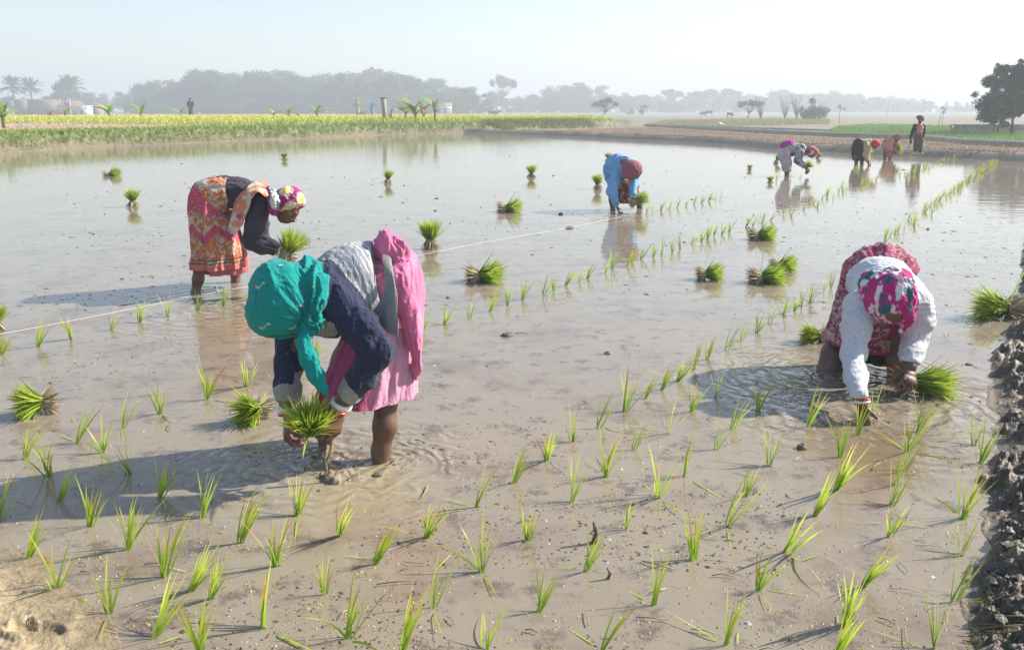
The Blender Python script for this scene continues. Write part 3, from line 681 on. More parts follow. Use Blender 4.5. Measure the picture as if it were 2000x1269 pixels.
    rows2 = [(J(440, 490, Y + .06), (0, 0, -1), .17, q(36)), (J(441, 510, Y + .06), (0, 0, -1), .18, q(38)), (J(442, 532, Y + .06), (0, 0, -1), .18, q(40))]
    f.loft('petticoat', rows2, side, lambda U, T, V: np.tile(V3(.60, .17, .18), (len(U), 1)), 160, 30, folds=[(5, .005, .02, .4, 1.5), (11, .003, .008, 1, -2)], crease=.01)
    # loose end of the sari over the shoulder
    def pc(V):
        n = fbm(V * V3(14, 14, 20), 5, 3); C = np.tile(V3(.60, .22, .10), (len(V), 1)); C = mx(C, (.58, .50, .42), smooth(-.05, .12, n)); return mx(C, (.45, .07, .13), smooth(.2, .3, fbm(V * 9, 9, 3)))
    patch(f, 'sari_end', [[J(535, 372, Y + .05), J(508, 356, Y + .02), J(482, 362, Y - .02), J(462, 385, Y - .12), J(452, 420, Y - .25), J(446, 452, Y - .28)],
                          [J(528, 378, Y - .18), J(506, 366, Y - .20), J(484, 376, Y - .24), J(470, 400, Y - .26), J(461, 430, Y - .28), J(453, 456, Y - .29)],
                          [J(520, 386, Y - .27), J(503, 376, Y - .29), J(492, 390, Y - .29), J(484, 410, Y - .29), J(472, 440, Y - .29), J(459, 460, Y - .29)]], pc, n=60, amp=.013, s=8)
    MAG = V3(.33, .02, .18); K = J(538, 408, Y - .15)
    def sc(V, C, ci):
        n = fbm(V * 11, 3, 3); C = np.tile(MAG, (len(V), 1)); fl = dots(V, 8.5, 5, .50); C = mx(C, (.66, .60, .36), fl); C = mx(C, (.60, .50, .08), dots(V, 8.5, 5, .22)); C = mx(C, (.30, .36, .12), fl * smooth(.15, .25, n))
        C = mx(C, (.70, .62, .66), (1 - fl) * dots(V, 34, 9, .24)); k = ci == 1
        C = np.where(k[:, None], mx(np.tile(V3(.60, .64, .60), (len(V), 1)), (.15, .26, .24), smooth(.0, .1, fbm(V * V3(30, 30, 12), 6, 3))), C)
        return np.where((ci == 2)[:, None], V3(.36, .02, .20), C)
    sp = [ell(J(561, 391, Y - .12), (q(30), q(27), q(24)), (-.5, 0, .85), (1, 0, .5), 0), ell(J(574, 395, Y - .12), (q(17), q(22), q(14)), (0, 0, 1), None, 0), ell(J(548, 398, Y - .12), (q(18), q(25), q(26)), (0, 0, 1), None, 0)]
    sp += chain([(531, 376, Y - .17, 8), (537, 392, Y - .24, 8), (537, 405, Y - .24, 7)], 1) + chain([(524, 370, Y - .15, 6), (529, 385, Y - .22, 6), (534, 412, Y - .24, 8)], 2)
    f.surf('headscarf', sp, .007, [MAG, MAG, MAG], k=.025, disp=wrk_radial(K, 6, .007, 9), colf=sc, subs=[ell(J(567, 422, Y - .12), (q(29), q(44), q(15)), (-.30, 0, 1), (1, 0, .3))])
    f.ring('bangle', J(547, 491, Y - .24), (1, 0, -.3), .034, .009, m_bangle)
    return f

# ---------------------------------------------------------------- the woman in the white shirt and tie-dye headscarf
def woman_white():
    f = Fig('woman in white shirt and pink and green tie-dyed headscarf pressing a seedling into the water', P(1690, 740))
    yl, yr = P(1615, 720)[1], P(1751, 744)[1]; Y = (yl + yr) / 2 + .05; q = lambda r, y=Y: pr(r, y, .6)
    side = V3(1, 0, 0); yh = Y - .42; yw_ = P(1684, 822)[1]
    hc = J(1742, 590, yh); hp, ey = head(hc, (-.05, -.35, -1), (0, -1, .25), 1.0)
    body = hp + chain([(1740, 570, yh + .06, 18), (1738, 562, yh + .14, 24)]) + [ell(J(1733, 585, Y - .17), (.13, .08, .20), (0, -.9, -.3), (1, 0, 0)), ell(J(1715, 575, Y), (.14, .10, .12))]
    body += chain([(1692, 580, Y + .06, 26), (1662, 640, yl + .10, 22), (1630, 690, yl + .02, 24), (1620, 722, yl, 22), (1612, 745, yl, 20)])
    body += chain([(1755, 560, Y, 30), (1757, 650, yr + .06, 24), (1752, 700, yr, 20), (1751, 744, yr, 16), (1750, 765, yr, 15)])
    body += chain([(1680, 608, yh + .12, 22), (1666, 690, yh - .04, 17), (1681, 775, yw_ + .01, 11.5), (1683, 790, yw_, 11)])
    body += chain([(1795, 606, yh + .12, 22), (1786, 668, yh + .12, 16), (1776, 712, yh - .01, 12), (1776, 718, yh - .03, 11.5)])
    f.surf('body', body, .007, [SKIN], k=.035)
    w1 = J(1683, 788, yw_); h1 = hand(w1, J(1686, 830, yw_ - .02) - w1, (.9, .4, 0), (.4, -1, 0), 1.0, (.25, .35, .3))
    w2 = J(1777, 716, yh - .03); h2 = hand(w2, J(1776, 765, yh - .13) - w2, (-.2, .9, -.3), (-.8, 0, .4), 1.12, (.7, 1.0, .7))
    f.surf('hand', h1, .0032, [SKIN], k=.005); f.surf('hand', h2, .0032, [SKIN], k=.005)
    WH = V3(.60, .61, .64)
    A = [ell(J(1727, 562, Y - .10), (q(60), .14, .25), (0, -.85, -.25), (1, 0, 0)), ell(J(1737, 582, yh + .20), (q(68), .13, .17), (0, -.85, -.3), (1, 0, 0)), ell(J(1718, 552, Y + .00), (q(62), .14, .15), (0, -.85, -.1), (1, 0, 0)), ell(J(1718, 548, Y + .06), (q(56), .12, .12), (0, -.85, .1), (1, 0, 0))]
    A += chain([(1682, 600, yh + .14, 34), (1672, 640, yh + .05, 26), (1666, 690, yh - .04, 21), (1671, 735, (yh - .04 + yw_) / 2, 18), (1679, 772, yw_ + .01, 15.5)])
    A += chain([(1788, 596, yh + .14, 32), (1793, 625, yh + .13, 27), (1788, 664, yh + .12, 22), (1780, 690, yh + .05, 19), (1776, 706, yh, 17.5)])
    def dsp(V, N, ci): return wrinkle(10, 24, .0065, .0045, (.4, .8, 1.3), 41)(V, N, ci)
    f.surf('shirt', A, .0052, [WH], k=.04, disp=dsp, colf=lambda V, C, ci: mud_splash(mx(C, (.55, .52, .47), smooth(.1, .6, fbm(V * 6, 4)) * .35), V, .7, .4, 5),
           cuts=[(J(1679, 774, yw_ + .01), (.1, -.2, -1), .1), (J(1776, 707, yh), (-.2, -.3, -1), .1), (J(1722, 512, Y + .16), (0, 1, .3), .4)])
    BUR = V3(.30, .045, .10); CR = V3(.56, .49, .45)
    def pat(U, T, V):
        a = fbm(np.c_[U * 7.5, T * 17, U * 0], 5, 2); b = fbm(np.c_[U * 15, T * 36, U * 0], 25, 2); C = np.tile(BUR, (len(U), 1))
        ringp = np.abs(a) ; w = (1 - smooth(.03, .085, ringp)); w = np.maximum(w, smooth(.22, .30, a)); w = np.maximum(w, dots(np.c_[U * 2.2, T * 5.5], 3.2, 9, .22) * .9)
        w = w * (1 - .7 * smooth(.1, .2, b)); C = mx(C, CR, w * .85); st = (np.sin(T * 150 + 2 * a) > .1) & (T < .2); C = np.where(st[:, None], mx(C, BUR * 1.2, (U > -9) * 1.0), C)
        C = mx(C, (.33, .05, .12), T > .955); return C
    rows = [(J(1720, 545, Y + .04), (0, .9, .3), q(50), .12), (J(1720, 535, Y + .12), (0, .9, .1), q(72), .165), (J(1720, 540, Y + .17), (0, .55, -.7), q(75), .17), (J(1719, 566, Y + .14), (0, .15, -1), q(79), .185),
            (J(1712, 610, Y + .06), (-.1, -.1, -1), q(82), .20), (J(1704, 650, Y + .02), (-.12, 0, -1), q(84), .21), (J(1696, 676, Y), (-.1, 0, -1), q(82), .22)]
    f.loft('sari', rows, side, pat, 260, 130, folds=[(5, .002, .014, 1.2, 1.5), (12, .003, .007, 1, -2), (29, .003, .002, 2, 3)], crease=.009)
    rows2 = [(J(1712, 640, Y + .02), (0, 0, -1), q(66), .15), (J(1718, 668, Y + .02), (0, 0, -1), q(64), .16), (J(1722, 700, Y + .02), (0, 0, -1), q(56), .17)]
    f.loft('petticoat', rows2, side, lambda U, T, V: np.tile(V3(.022, .020, .026), (len(U), 1)), 160, 30, folds=[(6, .003, .014, .4, 1.5), (13, .003, .006, 1, -2)], crease=.008)
    yy = Y - .26
    patch(f, 'sari_end', [[J(1690, 606, yy), J(1716, 610, yy - .02), J(1742, 612, yy), J(1762, 612, yy + .02)], [J(1690, 640, yy), J(1712, 645, yy - .03), J(1738, 640, yy), J(1760, 640, yy + .02)],
                          [J(1690, 676, yy), J(1705, 672, yy - .02), J(1728, 662, yy), J(1757, 650, yy + .02)]],
          lambda V: mx(mx(np.tile(BUR, (len(V), 1)), CR, smooth(.03, .12, np.abs(fbm(V * 26, 3, 2))) * 0 + (1 - smooth(.03, .09, np.abs(fbm(V * 26, 3, 2)))) * .8), (.34, .05, .12), V[:, 2] < J(1710, 664, yy)[2]), n=50, amp=.008)
    K = J(1742, 628, yh - .05); MG = V3(.50, .02, .19)
    def sc(V, C, ci):
        p = V * V3(1, 1, .62); n = fbm(p * 21, 51, 3) + .2 * fbm(V * 60, 3, 2); C = np.tile(MG, (len(V), 1)); C = mx(C, (.72, .62, .68), smooth(.12, .24, n)); C = mx(C, (.75, .72, .72), smooth(.22, .32, n))
        m = fbm(p * V3(19, 19, 11) + 5, 77, 3) + .2 * fbm(V * 60, 8, 2); return mx(C, (.02, .14, .16), smooth(.12, .22, m))
    sp = [ell(J(1742, 582, yh), (q(43, yh), .125, q(50, yh)), (0, 0, 1), (1, 0, 0)), ell(J(1741, 556, yh + .06), (q(40, yh), .12, q(28, yh))), ell(J(1755, 540, yh + .09), (q(22, yh), .07, q(20, yh)), (.3, 0, 1)),
          ell(J(1704, 556, yh + .08), (q(24, yh), .07, q(28, yh)), (.2, 0, 1)), ell(J(1714, 585, yh + .04), (q(16, yh), .07, q(34, yh)), (.1, 0, 1))] + chain([(1778, 560, yh + .03, 10), (1784, 590, yh, 8), (1778, 622, yh - .02, 7), (1762, 645, yh - .02, 6)])
    f.surf('headscarf', sp, .0055, [MG], k=.025, disp=wrk_radial(K, 6, .0075, 19), colf=sc, subs=[ell(J(1739, 631, yh - .11), (q(28, yh), .15, q(21, yh)))])
    f.ring('bangle', w1 + V3(0, -.003, .012), (.05, -.15, -1), .033, .007, m_bangle); f.ring('bangle', w1 + V3(0, 0, .026), (.05, -.15, -1), .033, .005, m_red, label='thin red bangle'); f.ring('bangle', w1 + V3(0, -.004, -.003), (.05, -.15, -1), .033, .0045, m_red, label='thin red bangle')
    return f

# ---------------------------------------------------------------- the woman in the blue shirt
def woman_blue():
    yl, yr = P(1197, 412)[1], P(1250, 407)[1]; Y = (yl + yr) / 2; q = lambda r: pr(r, Y, .5)
    f = Fig('woman in sky-blue shirt and mauve headscarf bending over the water with red patterned sari', P(1222, 411)); side = V3(1, 0, 0); yh = Y - .4
    hp, ey = head(J(1233, 333, yh), (0, -.45, -1), (0, -1, .4), q(15) / .115)
    body = hp + chain([(1228, 322, yh + .12, 10), (1212, 330, Y - .1, 18), (1205, 335, Y + .05, 18)])
    body += chain([(1200, 345, Y, 12), (1197, 390, yl, 8), (1197, 412, yl, 4.5), (1197, 422, yl, 4.5)]) + chain([(1222, 345, Y, 12), (1246, 388, yr, 8), (1250, 406, yr, 5), (1251, 415, yr, 5)])
    body += chain([(1203, 335, yh + .15, 9), (1196, 372, yh + .05, 7), (1203, 402, yh - .02, 4.2)]) + chain([(1240, 340, yh + .15, 8), (1236, 372, yh + .1, 6), (1236, 385, yh, 4.2)])
    f.surf('body', body, .014, [SKIN], k=.03)
    w1 = J(1204, 402, yh - .02); f.surf('hand', hand(w1, J(1210, 419, yh - .04) - w1, (1, 0, 0), (0, -1, 0), 1.05, (.4, .5, .3)), .0065, [SKIN * .9], k=.005)
    w2 = J(1236, 384, yh); f.surf('hand', hand(w2, J(1240, 396, yh - .02) - w2, (-.3, 1, 0), (-1, 0, .3), 1.0, (.6, .8, .6)), .0065, [SKIN * .9], k=.005)
    BL = V3(.17, .40, .66)
    A = [ell(J(1211, 324, Y - .06), (q(27), .17, q(22)), (0, 0, 1)), ell(J(1198, 330, Y + .02), (q(15), .15, q(27)), (.15, 0, 1)), ell(J(1222, 325, yh + .2), (q(25), .16, q(20)))]
    A += chain([(1205, 335, yh + .15, 13), (1198, 356, yh + .1, 9.5), (1195, 375, yh + .04, 8.5), (1202, 397, yh - .02, 6.5)]) + chain([(1239, 338, yh + .15, 11), (1237, 360, yh + .1, 8), (1236, 380, yh, 6)]) + chain([(1193, 350, Y + .02, 10), (1196, 366, Y, 7)])
    f.surf('shirt', A, .012, [BL], k=.05, disp=wrinkle(8, 18, .012, .007, (1, 1, 1.2), 51), colf=lambda V, C, ci: C * (1 + .2 * fbm(V * 7, 2))[:, None])
    def pat(U, T, V):
        n = fbm(np.c_[U * 5, T * 12, U * 0], 5, 3); C = np.tile(V3(.22, .07, .05), (len(U), 1)); C = mx(C, (.55, .40, .30), smooth(0, .1, n)); C = mx(C, (.60, .04, .05), (np.sin(U * 3 + .6) > .93) | (T > .93)); return C
    rows = [(J(1212, 338, Y + .08), (0, .3, -1), q(24), .17), (J(1218, 355, Y + .05), (0, 0, -1), q(25), .18), (J(1226, 375, Y), (0, 0, -1), q(25), .18), (J(1228, 396, Y - .02), (0, 0, -1), q(23), .17)]
    f.loft('sari', rows, side, pat, 140, 60, folds=[(5, .003, .02, .4, 1.5), (12, .002, .008, 1, -2)], crease=.012)
    f.surf('headscarf', [ell(J(1234, 332, yh), (q(15.5), .155, q(18))), ell(J(1221, 323, yh + .08), (q(8), .08, q(14)), (-.3, 0, 1)), ell(J(1230, 320, yh + .08), (q(12), .1, q(8)))], .010, [V3(.30, .11, .14)], k=.03, disp=wrk_radial(J(1232, 350, yh), 5, .009, 5),
           colf=lambda V, C, ci: C * (1 + .2 * np.sin(V[:, 2] * 260))[:, None], subs=[ell(J(1232, 351, yh - .12), (q(9), .13, q(6)))])
    f.ring('bangle', w1, (.2, 0, -1), .036, .008, m_bangle); f.ring('bangle', w2, (.1, 0, -1), .036, .008, m_bangle)
    return f

# ---------------------------------------------------------------- small figures by the far bund
def small_bent(label, base, hips, chest, headp, legs, arms, cols, hr, skirt, yo=0, pat=None, scarfpat=None):
    Y = P(*base)[1] + yo; q = lambda r: pr(r, Y, .5); f = Fig(label, P(*base)); v = max(.012, .9 / ppm(Y))
    L = lambda l: chain([(a, b, Y + c, r) for a, b, c, r in l])
    dirx = np.sign(headp[0] - hips[0]) or 1
    hd, _ = head(J(headp[0], headp[1], Y - .1), (dirx * .4, -.3, -1), (dirx, -.2, .3), q(hr) / .11)
    body = hd + L([(headp[0], headp[1], -.08, hr * .5), (chest[0], chest[1], 0, chest[2] * .7), (hips[0], hips[1], 0, hips[2] * .75)])
    for l in legs: body += L([(hips[0], hips[1], 0, hips[2] * .6)] + l)
    for l in arms: body += L(l)
    for l in arms:                       # fingers
        a, b, c, r = l[-1]; pa, pb = l[-2][:2]; w = J(a, b, Y + c); d = w - J(pa, pb, Y + l[-2][2]); body += hand(w, nrm(d) + V3(0, 0, -.5), (-dirx, 0, 0), (0, -1, 0), 1.1, (.5, .6, .4))
    f.surf('body', body, v, [SKIN * .9], k=.03)
    top = L([(hips[0] + dirx * 3, hips[1] - 1, 0, hips[2] * .9), (chest[0], chest[1], 0, chest[2])])
    for l in arms: top += L([(a, b, c, r + 1.4) for a, b, c, r in l[:-1]] + [(l[-1][0] * .8 + l[-2][0] * .2, l[-1][1] * .8 + l[-2][1] * .2, l[-1][2], l[-1][3] + 1)])
    f.surf('shirt', top, v, [cols[0]], k=.04, disp=wrinkle(8, 18, .012, .006, (1, 1, 1.2), 7), colf=pat)
    rows = [(J(a, b, Y + .02), n_, q(w) if w else .1, d_) for a, b, w, d_, n_ in skirt]
    f.loft('skirt', rows, V3(1, 0, 0), (lambda U, T, V: np.clip(np.tile(cols[1], (len(U), 1)) * (1 + .25 * fbm(V * 12, 3))[:, None], 0, 1)), 90, 40, folds=[(5, .002, .015, .4, 1.5), (11, .002, .008, 1, -2)], crease=.012)
    f.surf('headscarf', [ell(J(headp[0], headp[1] - 1, Y - .1), (q(hr), .125, q(hr * .95))), ell(J(headp[0] - dirx * hr * .8, headp[1] - 1, Y - .02), (q(hr * .6), .1, q(hr * .75)))], v, [cols[2]], k=.03, disp=wrk_radial(J(headp[0], headp[1] + hr, Y), 5, .008, 5),
           colf=scarfpat, subs=[ell(J(headp[0] + dirx * hr * .2, headp[1] + hr, Y - .2), (q(hr * .6), .14, q(hr * .5)))])
    return f
dn = (0, 0, -1)
def people_far():
    def g5(V, C, ci): return mx(C, (.10, .10, .11), smooth(.05, .2, fbm(V * 13, 4, 3)))
    def s5(V, C, ci): return mx(mx(C, (.62, .55, .55), smooth(.1, .2, fbm(V * 16, 4, 3))), (.10, .12, .15), smooth(J(1578, 0, P(1536, 344)[1])[0] + .06, J(1578, 0, P(1536, 344)[1])[0], V[:, 0]))
    a = small_bent('woman in pale trousers and grey mottled top with red headscarf stooping in open water', (1536, 344), (1537, 290, 13), (1564, 292, 11), (1587, 297), [[(1537, 320, 0, 7), (1537, 336, 0, 4.5), (1536, 350, 0, 4)]],
                   [[(1562, 298, -.15, 7), (1558, 314, -.15, 5.5), (1573, 327, -.15, 3.2)], [(1562, 296, .15, 6), (1560, 314, .15, 5), (1575, 325, .1, 3)]], (V3(.38, .38, .38), V3(.52, .46, .50), V3(.45, .05, .09)), 10.5,
                   [(1545, 284, 9, .13, (-.8, 0, -.5)), (1536, 290, 12, .16, dn), (1533, 306, 11, .15, dn), (1536, 322, 9, .12, dn), (1537, 335, 6, .10, dn)], pat=g5, scarfpat=s5)
    Y5 = P(1536, 344)[1]
    a.surf('waist_cloth', [ell(J(1538, 283, Y5), (pr(11, Y5), .17, pr(9, Y5)), (-.3, 0, 1)), ell(J(1544, 296, Y5 - .05), (pr(5, Y5), .15, pr(10, Y5)))], .013, [V3(.42, .02, .30)], k=.03, disp=wrinkle(9, 20, .008, .004))
    b = small_bent('woman in black skirt and beige top with red headscarf planting near the bund', (1678, 323), (1676, 283, 10), (1695, 281, 9), (1710, 282), [[(1673, 308, -.05, 4.5), (1672, 324, -.05, 3.2), (1672, 328, -.05, 3)], [(1684, 306, .05, 4.5), (1683, 320, .05, 3.2), (1683, 326, .05, 3)]],
                   [[(1693, 286, -.12, 6), (1690, 302, -.12, 4.5), (1696, 317, -.15, 2.6)], [(1696, 286, .12, 5), (1694, 302, .12, 4), (1698, 315, .1, 2.4)]], (V3(.46, .37, .22), V3(.018, .018, .024), V3(.55, .05, .05)), 8,
                   [(1682, 275, 9, .13, (-.5, 0, -.8)), (1677, 282, 11, .17, dn), (1677, 298, 11.5, .18, dn), (1678, 314, 10.5, .17, dn)])
    c = small_bent('woman in salmon pink sari and mauve headscarf holding seedlings near the bund', (1733, 311), (1732, 278, 9), (1742, 273, 8), (1751, 270), [[(1729, 298, -.05, 3.6), (1728, 311, -.05, 2.8), (1728, 316, -.05, 2.5)], [(1738, 298, .05, 3.6), (1738, 311, .05, 2.8), (1738, 316, .05, 2.5)]],
                   [[(1740, 276, -.13, 5), (1735, 288, -.2, 4), (1746, 293, -.25, 2.4)], [(1748, 276, .1, 5), (1750, 286, 0, 3.6), (1748, 293, -.2, 2.2)]], (V3(.58, .25, .18), V3(.60, .22, .20), V3(.34, .13, .18)), 6.8,
                   [(1734, 276, 8, .14, dn), (1732, 284, 9, .17, dn), (1735, 296, 8.5, .17, dn), (1737, 306, 7.5, .15, dn)])
    # the man standing on the bund
    Y = P(1792, 300, .17)[1]; q = lambda r: pr(r, Y, .8); m = Fig('man in orange and grey jersey with head wrap standing on the bund', P(1792, 300, .17)); L = lambda l: chain([(x, y, Y + d_, r) for x, y, d_, r in l])
    hd, _ = head(J(1797, 232, Y), (-.3, -1, -.1), (0, -.1, 1), q(6.3) / .11)
    bd = hd + L([(1797, 238, 0, 3), (1796, 246, 0, 4), (1795, 250, 0, 8), (1794, 264, 0, 7)]) + L([(1790, 266, 0, 5), (1789, 282, 0, 4), (1788, 297, 0, 2.6)]) + L([(1798, 266, 0, 5), (1797, 282, -.05, 4), (1796, 297, -.08, 2.6)])
    chain1 = lambda l, c: chain([(x, y, Y + d_, r) for x, y, d_, r in l], c); ar = [[(1786, 246, 0, 3.6), (1782, 260, -.02, 3), (1778, 272, -.06, 2)], [(1805, 246, 0, 3.6), (1805, 260, 0, 3), (1802, 271, -.06, 2)]]
    for l in ar: bd += L(l)
    for l in ar: w = J(l[-1][0], l[-1][1], Y + l[-1][2]); bd += hand(w, (0, -.1, -1), (1 if l[0][0] < 1795 else -1, 0, 0), (0, -1, 0), .95, (.3, .4, .3))
    m.surf('body', bd, .013, [SKIN * .8], k=.03)
    z1, z2 = J(0, 248, Y)[2], J(0, 257, Y)[2]
    m.surf('jersey', [ell(J(1795, 250, Y), (q(10), .12, q(8))), ell(J(1794, 258, Y), (q(8.5), .11, q(9)))] + chain1([(1787, 246, 0, 4.0), (1783, 258, -.02, 3.4), (1779, 268, -.05, 2.8)], 2) + chain1([(1803, 246, 0, 4.0), (1804, 258, 0, 3.4), (1802, 267, -.05, 2.8)], 2), .013, [V3(.5, .5, .55)] * 3, k=.03, disp=wrinkle(9, 20, .006, .003),
           colf=lambda V, C, ci: np.where((ci >= 2)[:, None], V3(.02, .022, .028), np.where(((V[:, 2] > z1))[:, None], V3(.55, .12, .08), np.where((V[:, 2] < z2)[:, None], V3(.62, .09, .06), V3(.34, .33, .40)))))
    m.surf('trousers', [ell(J(1794, 266, Y), (q(8), .11, q(6)))] + L([(1790, 267, 0, 5.2), (1788.5, 283, 0, 3.9), (1787.5, 296, 0, 3.6)]) + L([(1799, 267, 0, 5.2), (1798.5, 283, -.05, 3.9), (1798, 296, -.08, 3.6)]), .013, [V3(.075, .085, .075)], k=.02, disp=wrinkle(9, 20, .008, .004))
    m.surf('head_wrap', [ell(J(1797, 229.5, Y), (q(5.6), .11, q(4.2))), ell(J(1801, 233, Y + .03), (q(2.6), .07, q(4)))], .010, [V3(.16, .12, .12)], k=.02, disp=wrinkle(16, 30, .006, .003), subs=[ell(J(1796, 234.5, Y - .12), (q(4.5), .1, q(4)))])
    for s_ in (1788, 1796): m.surf('shoe', [ell(J(s_, 299, Y - .04), (.045, .12, .04), (0, 0, 1))], .012, [V3(.5, .5, .48)])
woman_teal(); woman_sari(); woman_white(); woman_blue(); people_far()
# ================================================================ rice seedlings, bundles, rope, floating bits
m_leaf = mat('rice_leaf', attr=True, rough=.45, spec=.35, transl=.45)
m_root = mat('root_mat', attr=True, rough=.9, spec=.1)
m_string = mat('string', (.62, .60, .54), rough=.8)
def tuft_mesh(seed, n, h, lean, spread, floppy):
    rng = np.random.default_rng(seed); base = rng.normal(size=(n, 3)) * .0055; base[:, 2] = -.012
    d = np.tile([lean, 0, 1.0], (n, 1)) + rng.normal(size=(n, 3)) * V3(spread, spread, .05); L = h * rng.uniform(.6, 1.08, n); bend = np.abs(rng.normal(.02, .09, n)) + .02
    k = floppy
    if k: d[:k] = rng.normal(size=(k, 3)) * V3(1, 1, .1) + V3(.25, -.1, .35); bend[:k] = rng.uniform(.5, .9, k); L[:k] = h * rng.uniform(.5, .8, k)
    V, F, t = blades(rng, base, d, L, rng.uniform(.0060, .0105, n), bend, 6, side=np.tile([1.0, .25, .1], (n, 1)) + rng.normal(size=(n, 3)) * .35)
    V[:, 2] = np.where(V[:, 2] < .004, np.where(t > .3, .004, V[:, 2]), V[:, 2])
    g = mx(np.tile(V3(.26, .42, .035), (len(V), 1)), (.56, .66, .07), smooth(.1, .8, t)); per = np.repeat(rng.random(n), 14)
    g = mx(g, (.62, .58, .12), (per > .72) * smooth(.6, 1, t)); g = mx(g, (.62, .30, .08), (per < .14) * smooth(.35, .7, t)); g = mx(g, (.42, .50, .16), smooth(.15, 0, t) * .6)
    return mesh_data('rice_seedling', V, F, m_leaf, g * (.85 + .3 * per[:, None]), False)
TV = []
_r = np.random.default_rng(5)
for k in range(30):
    n = int(_r.integers(7, 15)); TV.append(tuft_mesh(100 + k, n, .212, _r.uniform(.08, .40), _r.uniform(.10, .24), int(_r.choice([0, 0, 1, 1, 2, 3]))))
BASES = """96,928 114,979 177,1026 313,970 250,1071 393,1011 468,1059 582,1005 52,1090 321,1125 113,1148 214,1197 411,1167 540,1104 300,1245 390,1272 513,1226 372,1150
0,1014 662,1045 732,1101 830,1048 927,991 1002,943 1115,981 1031,1053 633,1161 941,1116 845,1186 1143,1114 1052,1194 680,1246 782,1277 947,1275 1182,930 1287,970 1337,930
1223,1035 1455,969 1421,1024 1589,1005 1631,954 1502,910 1352,1093 1532,1078 1739,987 1734,1047 1481,1152 1277,1182 1685,1143 1652,1219 1418,1260 1172,1272 1631,1285
1765,920 1915,904 1879,1011 1875,1085 1857,1177 1826,1267 1792,843 1066,899 1118,863 1166,836 1219,804 1258,779 1291,762 1322,743 1355,722 1381,702 1418,684 1447,665 1478,650
1502,633 1237,879 1307,846 1351,803 1396,776 1429,836 1481,803 1397,878 1579,830 1640,893 1672,850 1706,812 73,677 141,662 216,645 273,630 329,618 386,607 436,598 484,583 3,693
313,808 404,780 480,754 239,836 149,865 201,884 254,924 47,897 617,706 823,648 867,633 917,621 956,608 991,596 1020,585 1060,577 1081,568 1104,558 1130,551 1146,544 1181,533
1195,524 1222,520 1232,510 1251,506 1276,502 1292,498 1312,492 1328,486 1350,476 1370,472 1382,466 1394,462 1410,458 1424,454 1456,444 1470,441 1488,436 1504,431
1530,616 1552,606 1566,600 1582,592 1608,572 1622,562 1640,548 578,1008 1262,416 1274,414 1290,411 1306,409 1322,406 1340,402 1355,399 1370,396 1384,393 1397,390 1408,388 1902,870 1770,882 1748,948"""
BASES = [tuple(map(float, s.split(','))) for s in BASES.split()]
LMK = [((60, 1190), 'the footprinted mud corner'), ((300, 1120), 'the trodden bank, out in the shallow water'), ((560, 1020), 'the stirred mud under the teal scarf woman'), ((70, 790), 'the big bundle at the left edge'),
       ((250, 640), 'the white string on the left'), ((490, 800), 'the bundle behind the teal scarf woman'), ((630, 1230), 'the bottom edge below the teal scarf woman'), ((900, 1050), 'the pinkish water patch'), ((1155, 1040), 'the small dark stump in the water'),
       ((1185, 1230), 'the upright twig in the foreground water'), ((1565, 880), 'the round grey mud clod'), ((1690, 830), 'the planting hand of the white shirt woman'), ((1700, 1000), 'the reflection of the white shirt woman'),
       ((1880, 1000), 'the dark mud bank'), ((1500, 1120), 'the open shallows left of the dark bank'), ((1330, 900), 'the middle of the planted grid'), ((1350, 740), 'the shadow of the white shirt woman'), ((1590, 652), 'the bundle beside the white shirt woman'),
       ((945, 530), 'the bundle lying with pale roots'), ((1150, 520), 'the reflection of the blue shirt woman'), ((1392, 530), 'the small bundle in mid water'), ((1492, 457), 'the dark green bundle in the far water'), ((1320, 400), 'the hand bundle of the blue shirt woman'), ((820, 650), 'the hip of the teal scarf woman')]
def ordn(n): return {1: 'nearest', 2: 'second nearest', 3: 'third nearest', 4: 'fourth nearest', 5: 'fifth nearest', 6: 'sixth nearest', 7: 'seventh nearest', 8: 'eighth nearest', 9: 'ninth nearest', 10: 'tenth nearest'}.get(n, '%dth nearest' % n)
_q = {}
for (a, b) in BASES:
    l = min(range(len(LMK)), key=lambda k: math.hypot(a - LMK[k][0][0], (b - LMK[k][0][1]) * 1.5)); _q.setdefault(l, []).append((math.hypot(a - LMK[l][0][0], b - LMK[l][0][1]), a, b))
LAB = {}
for l, it in _q.items():
    for n, (dd, a, b) in enumerate(sorted(it), 1): LAB[(a, b)] = 'green rice seedling %s to %s' % (ordn(n), LMK[l][1])
WORDS = 'first second third fourth fifth sixth seventh eighth ninth tenth eleventh twelfth thirteenth fourteenth fifteenth sixteenth seventeenth eighteenth nineteenth twentieth'.split()
def word(n): return WORDS[n - 1] if n <= 20 else ('thirtieth', 'fortieth', 'fiftieth', 'sixtieth', 'seventieth', 'eightieth', 'ninetieth', 'hundredth')[n // 10 - 3] if n % 10 == 0 else ('twenty-', 'thirty-', 'forty-', 'fifty-', 'sixty-', 'seventy-', 'eighty-', 'ninety-', 'hundred-')[n // 10 - 2] + WORDS[n % 10 - 1]
def far_labels(name, marks, items):
    """name each item by the next landmark to its left: items are (kind, px)"""
    cnt = {}; out = []
    for k, x in items:
        l = max([m for m in marks if m[0] <= x] or [marks[0]]); key = (k, l[1]); cnt[key] = cnt.get(key, 0) + 1
        out.append('%s %s, %s one rightwards of %s' % (name, k, word(cnt[key]), l[1]))
    return out
def place_seed(p, lab, group, sc=1.0):
    k = int(_r.integers(0, len(TV))); o = obj('rice_seedling', TV[k], loc=(p[0], p[1], p[2])); o.rotation_euler = (_r.normal() * .06, _r.normal() * .06, _r.normal() * .5)
    s = sc * _r.uniform(.82, 1.2); o.scale = (s, s, s * _r.uniform(.92, 1.1)); tag(o, lab, 'rice seedling', group); return o
